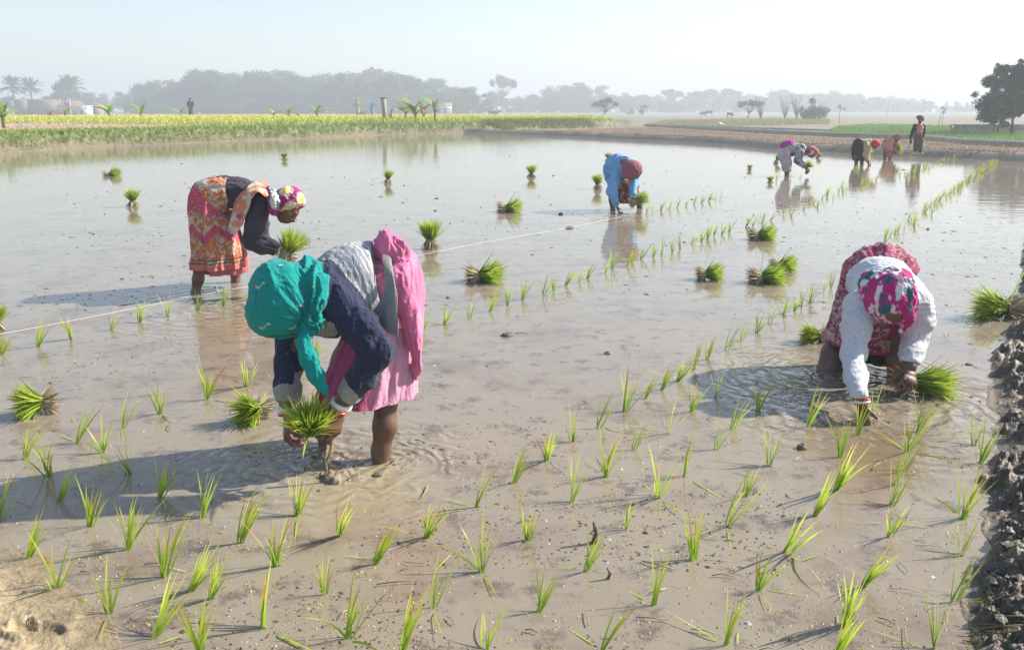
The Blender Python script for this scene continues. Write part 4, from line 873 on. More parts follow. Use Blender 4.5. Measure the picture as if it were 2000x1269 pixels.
for (a, b) in BASES:
    p = P(a, b); near = b > 700; place_seed(p, LAB[(a, b)], 'rice seedlings planted in rows', 1.0 if near else .98)
FARN = {}
def far_row(pts, step, lab, jit=.12, dens=1.0):
    W = [P(a, b) for a, b in pts]
    for A, B in zip(W[:-1], W[1:]):
        n = max(1, int(np.linalg.norm(B - A) / step))
        for i in range(n):
            if _r.random() > dens: continue
            q = A + (B - A) * (i + _r.uniform(-.3, .3)) / n + V3(_r.normal() * jit, _r.normal() * jit * .6, 0); FARN[lab] = FARN.get(lab, 0) + 1; place_seed(V3(q[0], q[1], 0), 'small rice seedling, %s along %s' % (word(FARN[lab]), lab), 'small seedlings of the far rows', .84)
far_row([(1706, 480), (1752, 456), (1820, 403), (1880, 361), (1945, 316)], .24, 'the far row pointing at the big tree reflection', .06)
far_row([(1518, 427), (1590, 398), (1640, 376), (1700, 356), (1780, 340), (1862, 311)], .30, 'the far row ending below the standing man', .09)
for seg, lb in (([(1540, 352), (1588, 344)], 'the patch at the feet of the grey mottled figure'), ([(1657, 334), (1692, 327)], 'the patch at the feet of the black skirt woman'), ([(1748, 309), (1786, 303)], 'the patch between salmon sari woman and standing man')): far_row(seg, .40, lb, .2)

def bundle_meshes(seed, fan=.30, n=420):
    """unit bundle along +Z, 1 long; roots 0..0.3"""
    rng = np.random.default_rng(seed); a = rng.uniform(0, 2 * np.pi, n); r = np.sqrt(rng.random(n)); base = np.c_[np.cos(a) * r * .085, np.sin(a) * r * .085, np.full(n, .22)]
    d = np.c_[np.cos(a) * r * fan, np.sin(a) * r * fan, np.ones(n)] + rng.normal(size=(n, 3)) * (.06 + .22 * (rng.random((n, 1)) > .88))
    V, F, t = blades(rng, base, d, rng.uniform(.42, .80, n) * (1 - .12 * r * r), rng.uniform(.022, .040, n), rng.uniform(-.12, .34, n), 5)
    per = np.repeat(rng.random(n), 12); C = mx(np.tile(V3(.16, .29, .03), (len(V), 1)), (.42, .54, .06), smooth(.2, .95, t)); C = mx(C, (.60, .56, .10), (per > .88) * .8); C = mx(C, (.52, .50, .22), smooth(.14, 0, t) * .8)
    lf = mesh_data('leaves', V, F, m_leaf, C * (.8 + .4 * per[:, None]), False)
    n2 = 260; a = rng.uniform(0, 2 * np.pi, n2); r = np.sqrt(rng.random(n2)); b = np.c_[np.cos(a) * r * .085, np.sin(a) * r * .085, np.full(n2, .30)]
    d = np.c_[np.cos(a) * r * .5, np.sin(a) * r * .5, -np.ones(n2)] + rng.normal(size=(n2, 3)) * .14
    V, F, t = blades(rng, b, d, rng.uniform(.24, .38, n2), rng.uniform(.022, .036, n2), rng.normal(0, .25, n2), 4)
    per = np.repeat(rng.random(n2), 10); C = mx(np.tile(V3(.46, .42, .22), (len(V), 1)), (.30, .21, .12), smooth(.3, .9, t)); C = mx(C, (.50, .42, .30), (per > .6) * .6)
    rt = mesh_data('roots', V, F, m_root, C * (.7 + .6 * per[:, None]), False)
    A = np.linspace(0, 2 * np.pi, 20); V, F = tube(np.c_[np.cos(A) * .105, np.sin(A) * .105, .275 + .012 * np.sin(A * 2)], .012, 6); tie = mesh_data('tie', V, F, m_root, V3(.55, .45, .28))
    return lf, rt, tie
BV = [bundle_meshes(1, .30), bundle_meshes(2, .50), bundle_meshes(3, .22), bundle_meshes(4, .75, 480)]
def bundle(v, pos, L, ax, lab, fat=1.0, roots=True, grp='rice seedling bundles', roll=0):
    e = empty('seedling_bundle', pos); tag(e, lab, 'seedling bundle', grp); z = Vector(nrm(ax)); e.rotation_mode = 'QUATERNION'; e.rotation_quaternion = z.to_track_quat('Z', 'Y') @ __import__('mathutils').Quaternion((0, 0, 1), roll); e.scale = (L * fat, L * fat, L)
    lf, rt, tie = BV[v]; obj('leaves', lf, e)
    if roots: obj('roots', rt, e)
    obj('tie', tie, e); return e
def wb(px, py, Lpx, v, ax, lab, fat=1.0, z=.0, roll=0):
    p = P(px, py, z); bundle(v, p, Lpx / ppm(p[1], .1), ax, lab, fat, roll=roll)
wb(108, 782, 90, 1, (-.80, -.60, .06), 'large bundle lying with its leaf tips facing left in the near left water', 1.2, .055)
wb(520, 792, 88, 1, (-.50, -.80, .04), 'shaded bundle standing in shadow behind the bent hands of the teal scarf woman', 1.15, .055)
wb(204, 344, 38, 2, (1, .1, .22), 'flattened seedling bundle below the left bank', 1.1)
wb(260, 404, 40, 2, (.02, 0, 1), 'upright seedling bundle with a pale foot left of the sari woman', 1.2)
wb(556, 312, 16, 0, (0, 0, 1), 'tiny distant bundle nearest the mud bank', 1.4)
wb(757, 358, 30, 2, (.12, 0, 1), 'upright bundle in far water below the chimney post', 1.1)
wb(1038, 346, 27, 2, (.0, 0, 1), 'small round bundle alone in far water right of centre', 1.3)
wb(974, 409, 54, 2, (1, -.15, .10), 'bundle on its side with brown roots between the string and far bank', 1.25, .035)
wb(842, 486, 66, 0, (-.08, 0, 1), 'tall tied bundle standing upright beside the pink sari', 1.05)
wb(914, 541, 84, 2, (1, -.15, .10), 'bundle on its side with a fat pale root end facing left', 1.25, .04)
wb(1168, 370, 34, 2, (-.06, 0, 1), 'upright bundle just left of the blue shirt woman', 1.1)
wb(1188, 314, 18, 0, (0, 0, 1), 'small bundle peeking out behind the blue back', 1.3)
wb(1362, 537, 60, 2, (1, -.2, .16), 'small bundle with pale roots in open mid water', 1.2, .04)
wb(1464, 461, 60, 2, (1, -.2, .10), 'dark green bundle with thin root tail in far right water', 1.15, .04)
wb(1464, 543, 82, 2, (1, -.15, .08), 'paler bundle with brown roots of the touching pair', 1.1, .04)
wb(1506, 520, 58, 2, (1, -.3, .18), 'dark bundle leaning behind its paler neighbour', 1.15, .035)
wb(1616, 656, 66, 2, (-1, -.2, .12), 'bundle pointing left beside the maroon sari hem', 1.15, .035)
wb(1994, 602, 112, 2, (-1, -.12, .07), 'bundle with big brown root ball by the dark mud bank', 1.1, .07)
wb(-6, 645, 60, 0, (.05, 0, 1), 'upright bundle cut off by the left picture edge', 1.1)
wb(1504, 357, 15, 0, (0, 0, 1), 'tiny round bundle left of the stooping grey figure', 1.5)
wb(1464, 332, 12, 0, (0, 0, 1), 'faint tiny bundle farthest out in the right water', 1.5)
wb(1515, 319, 22, 2, (.4, 0, 1), 'small bundle at the pale trousers of the stooping figure', 1.0)
wb(1596, 309, 14, 0, (.6, 0, 1), 'small bundle under the red scarf of the stooping figure', 1.2)
wb(1698, 303, 12, 0, (.6, 0, 1), 'small bundle behind the hand of the black skirt woman', 1.2)
# bundles in the hands
def hb_(px, py, y, Lpx, v, ax, lab, fat=1.0, roots=True): p = J(px, py, y); bundle(v, p, Lpx / ppm(y, .4), ax, lab, fat, roots, 'handfuls of seedlings', 0)
hb_(606, 868, 3.41, 112, 1, (.06, -.25, 1), 'loose handful of yellow-green seedlings in the hands of the teal scarf woman', 1.25, False)
Yb = P(400, 566)[1]
hb_(556, 508, Yb - .24, 76, 1, (.45, -.1, .9), 'bright handful held out by the patterned sari woman', 1.0)
yw = (P(1615, 720)[1] + P(1751, 744)[1]) / 2 + .05 - .44
hb_(1746, 744, yw + .05, 140, 2, (1, -.12, -.03), 'big leafy handful gripped sideways by the white shirt woman', .95)
Y4 = P(1222, 410)[1]
hb_(1230, 398, Y4 - .42, 46, 0, (.9, 0, .35), 'handful held by the blue shirt woman', .9)
Y5 = P(1536, 344)[1]; hb_(1573, 329, Y5 - .15, 19, 1, (.7, 0, .7), 'handful under the grey mottled sleeve of the stooping figure', 1.2)
Y7 = P(1733, 311)[1]; hb_(1747, 294, Y7 - .25, 17, 1, (.8, 0, .5), 'handful held by the salmon sari woman', 1.3)
# the seedling being pressed in, muddy stems
V, F = tube([J(640, 868, 3.47), J(634, 895, 3.46), J(638, 915, 3.46), P(633, 942)], [.007, .006, .005, .006], 8); V2, F2 = tube([J(650, 860, 3.48), J(645, 885, 3.47), J(636, 902, 3.46)], [.006, .005, .004], 8)
mb = MB(); mb.add(V, F); mb.add(V2, F2); st = obj('muddy_stem', mb.data('muddy_stem', mat('mud_stem', (.26, .20, .12), rough=.5, bump=(90, .8)))); tag(st, 'twisted muddy stems reaching from the hands down to the stirred mud', 'stems')
# string stretched low over the water
A, B = P(-500, 742, .03), P(1212, 424, .03); pts = [A + (B - A) * t + V3(0, 0, -.012 * math.sin(t * 9.4) ** 2) for t in np.linspace(0, 1, 60)]
V, F = tube(pts, .0020, 6); tag(obj('guide_string', mesh_data('guide_string', V, F, m_string)), 'thin white planting string stretched low across the water', 'string')
# ---- clods, stump, twig
m_clod = mat('clod', attr=True, rough=.55, spec=.4, bump=(60, 1.0))
def clod(px, py, wpx, lab, tall=.5, seed=0):
    p = P(px, py); s = wpx / ppm(p[1], 0) / 2; V, F = sdf_mesh([ell(p + V3(a * s * .6, b * s * .4, 0), (s * c, s * c * .8, s * tall * c)) for a, b, c in ((-.6, 0, .6), (.1, .2, .8), (.7, -.1, .5))], s / 7, s * .3)
    F = ensure_out(V, F); N = vnorm(V, F); V = V + N * (s * .22 * fbm(V / s * 1.7 + seed, 3, 4))[:, None]
    e = V3(0, 0, 0); o = obj('mud_clod', mesh_data('mud_clod', V - p, F, m_clod, np.clip(np.tile(V3(.15, .125, .095), (len(V), 1)) * (1 + .5 * fbm(V / s * 3, 5))[:, None], .02, 1)), loc=p); tag(o, lab, 'mud clod', 'mud clods in the water')
for i, (a, b, w, t, l) in enumerate([(1566, 876, 24, 1.2, 'round grey clod in the planted water left of the white shirt woman'), (1187, 691, 16, .8, 'dark clod in open water above the planted grid'), (992, 655, 34, .35, 'low crumbly clod below the row in the middle'),
        (1112, 446, 20, .5, 'flat brown clod on the white string'), (875, 582, 10, .7, 'small clod beside the row right of the pink sari'), (1095, 419, 12, .8, 'pair-like dark stub far out near the string'), (853, 388, 10, .5, 'tan clod in far water above the tied bundle'),
        (850, 412, 8, .6, 'tiny dark clod above the tied bundle'), (239, 545, 10, .5, 'dark speck of clod left of the sari woman'), (1893, 712, 18, .5, 'weedy clod near the dark mud bank'), (738, 928, 24, .5, 'clod with a stalk at the ankle of the teal scarf woman'),
        (1040, 498, 8, .6, 'clod between the string and the middle row'), (1262, 1040, 16, .5, 'brown clod among the middle foreground seedlings')]): clod(a, b, w, l, t, i * 3)
for (a, b, h, l, w) in ((1160, 1060, 44, 'dark weedy stump sticking up among foreground seedlings', .011), (1187, 1130, 24, 'short split twig standing in the foreground water', .006)):
    p = P(a, b); H_ = h / ppm(p[1]); V, F = tube([p, p + V3(.008, 0, H_ * .5), p + V3(-.002, 0, H_)], [w, w * .8, w * .5], 8); V = V + fbm(V * 120, 3)[:, None] * .003; tag(obj('twig', mesh_data('twig', V, F, m_clod, V3(.17, .135, .10))), l, 'twig')
# ---- floating scraps: duckweed, husks, straw (countless)
rng = np.random.default_rng(11); mb = MB(); m_bits = mat('floating_bits', attr=True, rough=.6, spec=.3)
def scatter_px(n, x0, x1, y0, y1, pw=1.0):
    a = rng.uniform(x0, x1, n); b = y0 + (y1 - y0) * rng.random(n) ** pw; q = np.array([P(x, y)[:2] for x, y in zip(a, b)]); return q[sdist(pond, q) < -.03]
def bits(q, size, cols, el=1.6, zz=.004):
    n = len(q); a = rng.uniform(0, np.pi, n); s = size * rng.lognormal(0, .45, n); e = rng.uniform(1, el, n); k = 6; T = np.linspace(0, 2 * np.pi, k, endpoint=False)
    X = np.cos(T)[None] * (s * e)[:, None]; Yy = np.sin(T)[None] * s[:, None]; x = q[:, :1] + X * np.cos(a)[:, None] - Yy * np.sin(a)[:, None]; y = q[:, 1:] + X * np.sin(a)[:, None] + Yy * np.cos(a)[:, None]
    z0 = np.full_like(x, zz) * rng.uniform(.3, 1, (n, 1)); c = np.stack([q[:, 0], q[:, 1], z0[:, 0] + s * .6], 1)[:, None]
    V = np.concatenate([np.stack([x, y, z0 * 0], -1), c], 1).reshape(-1, 3); F = []; b = (np.arange(n) * 7)[:, None]
    for i in (0, 2, 4): F.append(b + np.array([6, i, i + 1, (i + 2) % 6]))
    C = np.repeat(np.array(cols)[rng.integers(0, len(cols), n)] * rng.uniform(.7, 1.2, (n, 1)), 7, 0); mb.add(V, np.stack(F, 1).reshape(-1, 4), C)
def clust(q, f, th): m = fbm(np.c_[q * f, q[:, :1] * 0], 91, 3) > th; return q[m]
bits(clust(scatter_px(6500, -60, 2000, 830, 1330, .8), 2.4, .02), .0017, [V3(.36, .40, .08), V3(.42, .40, .14), V3(.30, .24, .17), V3(.34, .28, .20), V3(.13, .10, .08), V3(.5, .5, .08)])
bits(scatter_px(2200, -60, 2000, 700, 1300), .0018, [V3(.5, .48, .44), V3(.16, .13, .10), V3(.40, .43, .08)])
bits(clust(scatter_px(8000, -60, 2000, 560, 1300), 1.3, .08), .0024, [V3(.12, .095, .075), V3(.16, .12, .10), V3(.20, .16, .12)], 4)
bits(clust(scatter_px(2000, 0, 2000, 300, 620), .9, .05), .0034, [V3(.09, .075, .06), V3(.17, .14, .10)], 7, .004)
bits(scatter_px(240, 100, 1900, 290, 480), .008, [V3(.10, .08, .06), V3(.20, .15, .10)], 4, .01)
bits(scatter_px(350, 1000, 2000, 600, 1250), .0022, [V3(.45, .43, .40), V3(.30, .27, .23)], 2)
for q in scatter_px(80, 0, 2000, 560, 1290):
    a = rng.uniform(0, 6.28); L = rng.uniform(.03, .13); c = V3(q[0], q[1], .0065); d = V3(math.cos(a), math.sin(a), 0) * L; V, F = tube([c, c + d * .5 + V3(0, 0, .004), c + d + V3(rng.normal() * .01, rng.normal() * .01, 0)], rng.uniform(.001, .0026), 4); mb.add(V, F, V3(.42, .34, .2) * rng.uniform(.25, 1.1))
for q in scatter_px(45, 0, 1950, 700, 1290):
    V, F, t = blades(rng, V3(q[0], q[1], .006)[None], np.array([[rng.normal(), rng.normal() * .6, 0.0]]), np.array([rng.uniform(.05, .12)]), np.array([.006]), np.array([.1])); V[:, 2] = .006; mb.add(V, F, V3(.36, .48, .06) * rng.uniform(.6, 1.2))
o = obj('floating_debris', mb.data('floating_debris', m_bits, False)); tag(o, kind='stuff')
mb2 = MB(); save_ = mb; mb = mb2; q = np.array([P(x, y, .05)[:2] for x, y in zip(rng.uniform(1880, 2120, 4200), rng.uniform(560, 1330, 4200))]); q = q[(sdist(pond, q) > .04)]
n = len(q); s = .0062 * rng.lognormal(0, .55, n); gz_ = ground_h(q); k = 6; T = np.linspace(0, 2 * np.pi, k, endpoint=False) + rng.random((n, 1)) * 6
rr2 = s[:, None] * rng.uniform(.7, 1.3, (n, k)); V = np.concatenate([np.stack([q[:, :1] + np.cos(T) * rr2, q[:, 1:] + np.sin(T) * rr2, (gz_ - .004)[:, None] + 0 * T + s[:, None] * rng.uniform(0, .7, (n, k))], -1), np.stack([q[:, 0], q[:, 1], gz_ + s * rng.uniform(.6, 1.3, n)], 1)[:, None]], 1).reshape(-1, 3)
b = (np.arange(n) * 7)[:, None]; F = np.stack([b + np.array([6, i, i + 1, (i + 2) % 6]) for i in (0, 2, 4)], 1).reshape(-1, 4); mb2.add(V, F, np.repeat(V3(.15, .128, .098) * rng.uniform(.5, 1.9, (n, 1)), 7, 0)); tag(obj('soil_crumbs', mb2.data('soil_crumbs', m_clod, False)), kind='stuff'); mb = save_
# straw lying on the right bank
mb = MB(); rs = np.random.default_rng(4)
for i in range(8):
    q = P(1930 + rs.normal() * 22, 1175 + rs.normal() * 16, .1); z = gz(q[0], q[1]) + .02; a = rs.normal() * .25 + .1; d = V3(math.cos(a), -.25 + rs.normal() * .15, rs.normal() * .1) * rs.uniform(.12, .35); c = V3(q[0], q[1], z)
    V, F = tube([c, c + d * .5 + V3(0, 0, .01), c + d], rs.uniform(.0015, .003), 5); mb.add(V, F, V3(.30, .22, .14) * rs.uniform(.5, 1.3))
tag(obj('straw_tangle', mb.data('straw_tangle', m_root)), 'tangle of brown straw and twigs lying on the dark mud bank', 'straw')
# ================================================================ beyond the water
m_crown = mat('foliage', attr=True, rough=.6, spec=.2, transl=.25)
m_bark = mat('bark', (.13, .10, .075), rough=.9, bump=(12, .6), var=.25, vscale=6)
def leafy(rng, centers, radii, n, size, col, squash=.85):
    k = rng.choice(len(centers), n, p=np.array(radii) ** 2 / np.sum(np.array(radii) ** 2)); v = rng.normal(size=(n, 3)); v /= np.linalg.norm(v, axis=1)[:, None]; r = rng.random(n) ** .33
    c = np.array(centers)[k] + v * (np.array(radii)[k] * r)[:, None] * V3(1, 1, squash) * (1 + .25 * rng.normal(size=(n, 1)) * .6)
    nn = v + rng.normal(size=(n, 3)) * .7 + V3(0, 0, .4); nn /= np.linalg.norm(nn, axis=1)[:, None]; a = np.cross(nn, rng.normal(size=(n, 3))); a /= np.linalg.norm(a, axis=1)[:, None] + 1e-9; b = np.cross(nn, a)
    s = size * rng.lognormal(0, .3, n); V = np.stack([c - a * s[:, None], c + b * (s * .5)[:, None], c + a * s[:, None], c - b * (s * .5)[:, None]], 1).reshape(-1, 3)
    F = np.arange(n * 4).reshape(-1, 4); cv = np.array(col) * (.75 + .5 * rng.random((n, 1))) * (.6 + .8 * rng.random(len(centers))[k])[:, None]
    return V, F, np.repeat(cv, 4, 0)
def tree_meshes(seed, kind, n=2200, size=.22):
    """unit tree, 1 high (crown reaches about z=1)"""
    rng = np.random.default_rng(seed); mt = MB(); mc = MB(); G = V3(.050, .090, .030) * rng.uniform(.8, 1.25)
    cs, rs_ = [], []
    def limb(a, b, r0, r1, w=.03):
        m = (a + b) / 2 + rng.normal(size=3) * w; V, F = tube([a, m, b], [r0, (r0 + r1) / 2, r1], 7); mt.add(V, F)
    if kind == 'broad':
        limb(V3(0, 0, -.02), V3(.02, 0, .35), .035, .025)
        for i in range(9):
            a = rng.uniform(0, 6.28); rr_ = rng.uniform(.05, .30); c = V3(math.cos(a) * rr_, math.sin(a) * rr_, rng.uniform(.34, .86)); c[2] -= rr_ * .35; limb(V3(.02, 0, .3), c, .02, .006); cs.append(c); rs_.append(rng.uniform(.13, .21))
        for i in range(7): a = rng.uniform(0, 6.28); cs.append(V3(math.cos(a) * .34, math.sin(a) * .34, rng.uniform(.25, .6))); rs_.append(rng.uniform(.07, .13))
    elif kind == 'tall':
        limb(V3(0, 0, -.02), V3(.01, 0, .85), .018, .008, .01)
        for i in range(11): z = rng.uniform(.38, .93); a = rng.uniform(0, 6.28); w = .16 * math.sin((z - .2) / .8 * 3.0) + .03; c = V3(math.cos(a) * w, math.sin(a) * w, z); limb(V3(0, 0, z - .08), c, .008, .003); cs.append(c); rs_.append(rng.uniform(.07, .13))
    elif kind == 'flat':
        limb(V3(0, 0, -.02), V3(.05, 0, .4), .03, .022)
        for i in range(14): a = rng.uniform(0, 6.28); rr_ = rng.uniform(.05, .5); c = V3(math.cos(a) * rr_ + .05, math.sin(a) * rr_, .88 - rr_ * .3 + rng.normal() * .03); limb(V3(.05, 0, .38), c, .016, .004); cs.append(c); rs_.append(rng.uniform(.09, .14))
    elif kind == 'small':
        limb(V3(0, 0, -.02), V3(.1, 0, .22), .028, .022); limb(V3(.1, 0, .22), V3(.0, 0, .5), .02, .012)
        for i in range(13): a = rng.uniform(0, 6.28); rr_ = rng.uniform(.1, .5); c = V3(.1 + math.cos(a) * rr_, math.sin(a) * rr_, .72 - rr_ * .25 + rng.uniform(-.05, .12)); limb(V3(.1, 0, .22), c, .014, .004); cs.append(c); rs_.append(rng.uniform(.10, .17))
        G = V3(.10, .13, .035)
    elif kind == 'bush':
        for i in range(16): a = rng.uniform(0, 6.28); rr_ = rng.uniform(.0, .55); c = V3(math.cos(a) * rr_, math.sin(a) * rr_, .15 + rng.random() * (.7 - rr_ * .8)); limb(V3(0, 0, 0), c, .02, .005); cs.append(c); rs_.append(rng.uniform(.14, .24))
    elif kind == 'bare':
        for i in range(20): a = rng.uniform(0, 6.28); h = rng.uniform(.5, 1); c = V3(math.cos(a) * .3 * h, math.sin(a) * .3 * h, h); limb(V3(0, 0, .1 * rng.random()), c, .010, .003); cs.append(c); rs_.append(.1)
        limb(V3(0, 0, -.02), V3(0, 0, .4), .018, .01); n = n // 6; G = V3(.16, .13, .08)
    elif kind == 'sapling':
        limb(V3(0, 0, -.02), V3(0, 0, .9), .012, .006, .02)
        for i in range(5): cs.append(V3(rng.normal() * .06, rng.normal() * .06, rng.uniform(.6, .95))); rs_.append(.1)
        n = n // 5; G = V3(.16, .20, .12)
    V, F, C = leafy(rng, cs, rs_, n, size, G); mc.add(V, F, C)
    return mc.data('crown', m_crown, False), mt.data('trunk', m_bark)
def palm_meshes(seed):
    rng = np.random.default_rng(seed); mt = MB(); mc = MB(); V, F = tube([V3(0, 0, -.02), V3(.01, 0, .4), V3(0, 0, .72)], [.03, .024, .022], 8); mt.add(V, F)
    n = 44; a = rng.uniform(0, 6.28, n); el = rng.uniform(-.5, 1.3, n)
    for i in range(n):
        d = V3(math.cos(a[i]) * math.cos(el[i]), math.sin(a[i]) * math.cos(el[i]), math.sin(el[i])); L = rng.uniform(.26, .36); p = [V3(0, 0, .72) + d * L * t - V3(0, 0, .22 * L * t * t) for t in (0, .35, .7, 1)]
        V, F = tube(p, .004, 4); mc.add(V, F, V3(.10, .13, .05)); m = 22; t = rng.uniform(.15, 1, m); base = np.array([V3(0, 0, .72) + d * L * q - V3(0, 0, .22 * L * q * q) for q in t]); sd = np.cross(d, V3(0, 0, 1)) + 1e-3
        dd = d * .7 + np.where(rng.random((m, 1)) > .5, 1, -1) * sd * .8; V, F, _ = blades(rng, base, dd, np.full(m, .10), np.full(m, .014), np.full(m, .2), 2); mc.add(V, F, V3(.07, .11, .04) * rng.uniform(.8, 1.2))
    return mc.data('crown', m_crown, False), mt.data('trunk', m_bark)
TK = {k: [tree_meshes(s * 7 + len(k), k, n, sz) for s in range(ns)] for k, n, sz, ns in (('broad', 3200, .026, 5), ('tall', 1700, .022, 5), ('flat', 2400, .024, 3), ('small', 2600, .024, 2), ('bush', 2400, .03, 3), ('bare', 1500, .016, 2), ('sapling', 700, .022, 3))}
TK['palm'] = [palm_meshes(1), palm_meshes(2)]
rb = np.random.default_rng(21); _names = {'broad': 'broadleaf_tree', 'tall': 'slender_tree', 'flat': 'umbrella_tree', 'small': 'small_tree', 'bush': 'bush', 'bare': 'bare_shrub', 'sapling': 'sapling', 'palm': 'palm_tree'}
def plant(kind, px, y, h, wd, lab, group=None, z=None, v=None, cat=None):
    x = (px - 1000) / FPX * (y * CP + .3); e = empty(_names[kind], (x, y, (gz(x, y) if z is None else z))); c, t = TK[kind][int(rb.integers(0, len(TK[kind]))) if v is None else v]
    obj('crown', c, e); obj('trunk', t, e); e.scale = (h * wd, h * wd, h); e.rotation_euler = (0, 0, rb.uniform(0, 6.28) if v is None else 0); tag(e, lab, cat or ('palm' if kind == 'palm' else 'bush' if kind in ('bush', 'bare') else 'tree'), group); return e
def topy(prof, x): return np.interp(x, [a for a, b in prof], [b for a, b in prof])
from math import pi as _pi
def hgt(ytop, y): return (214.0 - ytop) / FPX * y * 1.03 + 1.45
MARKS = [(0, 'the ruin'), (259, 'the utility pole'), (375, 'the dark walker'), (536, 'the mid-field bananas'), (699, 'the ochre-wrapped person'), (752, 'the round post'), (850, 'the tall banana stem'), (978, 'the single umbrella tree'), (1178, 'the lone round tree'), (1256, 'the buffalo'), (1384, 'the grazing buffalo'), (1458, 'the crooked pale tree'), (1608, 'the bush clump'), (1733, 'the thin far pole'), (1792, 'the standing man'), (1926, 'the dark board')]
def line(prof, x0, x1, step, D, dD, kinds, name, wd=(1, 1.2), drop=(0, .26)):
    xs = np.arange(x0, x1, step)
    it = sorted([(x + rb.normal() * step * .3, kinds[int(rb.integers(0, len(kinds)))]) for x in xs]); LB = far_labels(name, MARKS, [(_names[k].replace('_', ' '), a) for a, k in it])
    for n, (px, k) in enumerate(it):
        y = D + rb.uniform(-dD, dD); h = hgt(topy(prof, px), y) * (1 - rb.uniform(*drop)) * (.90 if D < 400 else 1)
        plant(k, px, y, h, rb.uniform(*wd) * (1.5 if k == 'tall' else 1.05 if k == 'broad' else 1), LB[n], 'trees of the ' + name, z=0)
PL = [(235, 180), (262, 165), (300, 148), (330, 152), (350, 150), (360, 138), (420, 130), (470, 132), (540, 134), (600, 136), (640, 134), (700, 130), (740, 127), (790, 140), (840, 148), (900, 156), (945, 176), (990, 190)]
line([(a, b + 22) for a, b in PL], 255, 955, 17, 318, 6, ['bush', 'broad'], 'lower left-line', wd=(1.2, 1.6))
line(PL, 262, 950, 16, 330, 14, ['broad', 'broad', 'tall'], 'front-rank left-line')
line(PL, 250, 960, 20, 370, 20, ['broad', 'tall'], 'back-rank left-line', drop=(0, .08))
line([(200, 205), (260, 198), (400, 192), (560, 196), (1000, 205)], 255, 960, 24, 305, 8, ['bush'], 'low hedge', wd=(1.4, 2.0))
PM = [(985, 190), (1010, 182), (1060, 174), (1095, 160), (1130, 162), (1160, 165), (1195, 178), (1240, 184), (1290, 190)]
line([(a, b + 10) for a, b in PM], 990, 1270, 20, 410, 10, ['bush'], 'under-grove', wd=(1.2, 1.7))
line([(a, b + 9) for a, b in [(1270, 190), (1300, 184), (1400, 186), (1440, 190), (1480, 184), (1535, 178), (1580, 186), (1620, 180), (1660, 189), (1740, 190), (1800, 196), (1838, 208), (1870, 199), (1920, 203), (2050, 200)]], 1275, 2030, 20, 470, 10, ['bush'], 'far under-line', wd=(1.6, 2.2))
line(PM, 990, 1270, 19, 430, 25, ['broad', 'tall', 'bush'], 'pale distant grove', wd=(1, 1.4), drop=(0, .1))
PR = [(1270, 184), (1300, 180), (1400, 180), (1440, 184), (1480, 180), (1535, 174), (1580, 180), (1620, 174), (1660, 182), (1740, 184), (1800, 190), (1838, 208), (1870, 199), (1920, 203), (2050, 200)]
line(PR, 1275, 2030, 17, 480, 30, ['broad', 'broad', 'bush'], 'faint far-line', wd=(1.2, 1.7), drop=(0, .1))
for n, (px, t, w) in enumerate(((1310, 176, 1), (1358, 178, .9), (1405, 173, 1.4)), 1): plant('flat', px, 440, hgt(t, 440), w * 1.2, ['leftmost', 'middle', 'widest, rightmost'][n - 1] + ' hazy umbrella-shaped tree rising over the right tree line', 'umbrella trees')
plant('flat', 978, 395, hgt(151, 395), .75, 'umbrella-shaped tree standing just right of the left tree line', v=1); plant('broad', 968, 400, hgt(176, 400), 1.2, 'low dark tree under the umbrella-shaped tree', v=2)
plant('palm', 30, 300, hgt(153, 300), .95, 'left palm of the pair behind the brick ruin', 'palms behind the ruin', v=0); plant('palm', 65, 300, hgt(155, 300), .95, 'right palm of the pair behind the brick ruin', 'palms behind the ruin', v=1)
plant('broad', 128, 320, hgt(154, 320), 1.0, 'tall leafy tree right behind the brick ruin', v=0); plant('palm', 143, 315, hgt(152, 315), 1.1, 'palm crown mixed into the tree behind the ruin', v=0)
for n, (a, b, y) in enumerate(((22, 186, 330), (98, 180, 330), (172, 178, 380), (195, 182, 420), (222, 187, 430), (55, 186, 330)), 1): plant('broad', a, y, hgt(b, y), 1.3, 'low hazy tree %s' % ['behind the left palm', 'between palms and tall leafy tree', 'right of the tall leafy tree', 'behind the white shed', 'in the gap before the long tree line', 'behind the right palm'][n - 1], 'low trees round the ruin')
def ydist(py, z=.05): return P(1000, py, z)[1]
plant('small', 1178, 175, 4.0, 1.15, 'lone round-topped tree at the end of the mustard field', z=0, v=0)
plant('small', 1256, ydist(225), 3.2, .55, 'thin yellowish little tree beside the standing buffalo', z=0, v=1)
plant('small', 1458, ydist(231), 3.5, 1.15, 'pale green crooked tree left of the bare shrubs', z=0, v=1)
plant('bush', 1328, 420, 5.5, 1.5, 'round grey bush in the far plain', z=0, v=0); plant('bush', 1437, 420, 4.6, 1.2, 'small grey bush right of the far umbrella trees', z=0, v=2)
for a, h, l, v in ((1486, 3.6, 'leafless shrub right behind the pale green tree', 0), (1533, 3.4, 'leafless shrub left of the bush clump', 1), (1556, 3.7, 'brownish bare shrub in the bush clump', 0), (1608, 2.5, 'reddish bare shrub on the right of the bush clump', 1)): plant('bare', a, ydist(233), h, 1.0, l, 'bare shrubs on the pasture', z=0, v=v)
plant('bush', 1585, ydist(234), 3.7, .8, 'tall green bush of the clump on the pasture', z=0, v=1); plant('bush', 1600, ydist(234), 2.4, 1.2, 'low dark bush of the clump on the pasture', z=0, v=0)
plant('sapling', 1840, ydist(246), 2.1, 1.0, 'scrawny sapling beside the leaning stick', z=0, v=0); plant('sapling', 1639, ydist(241), 2.0, 1.3, 'young pale tree at the seedbed corner', z=0, v=1)
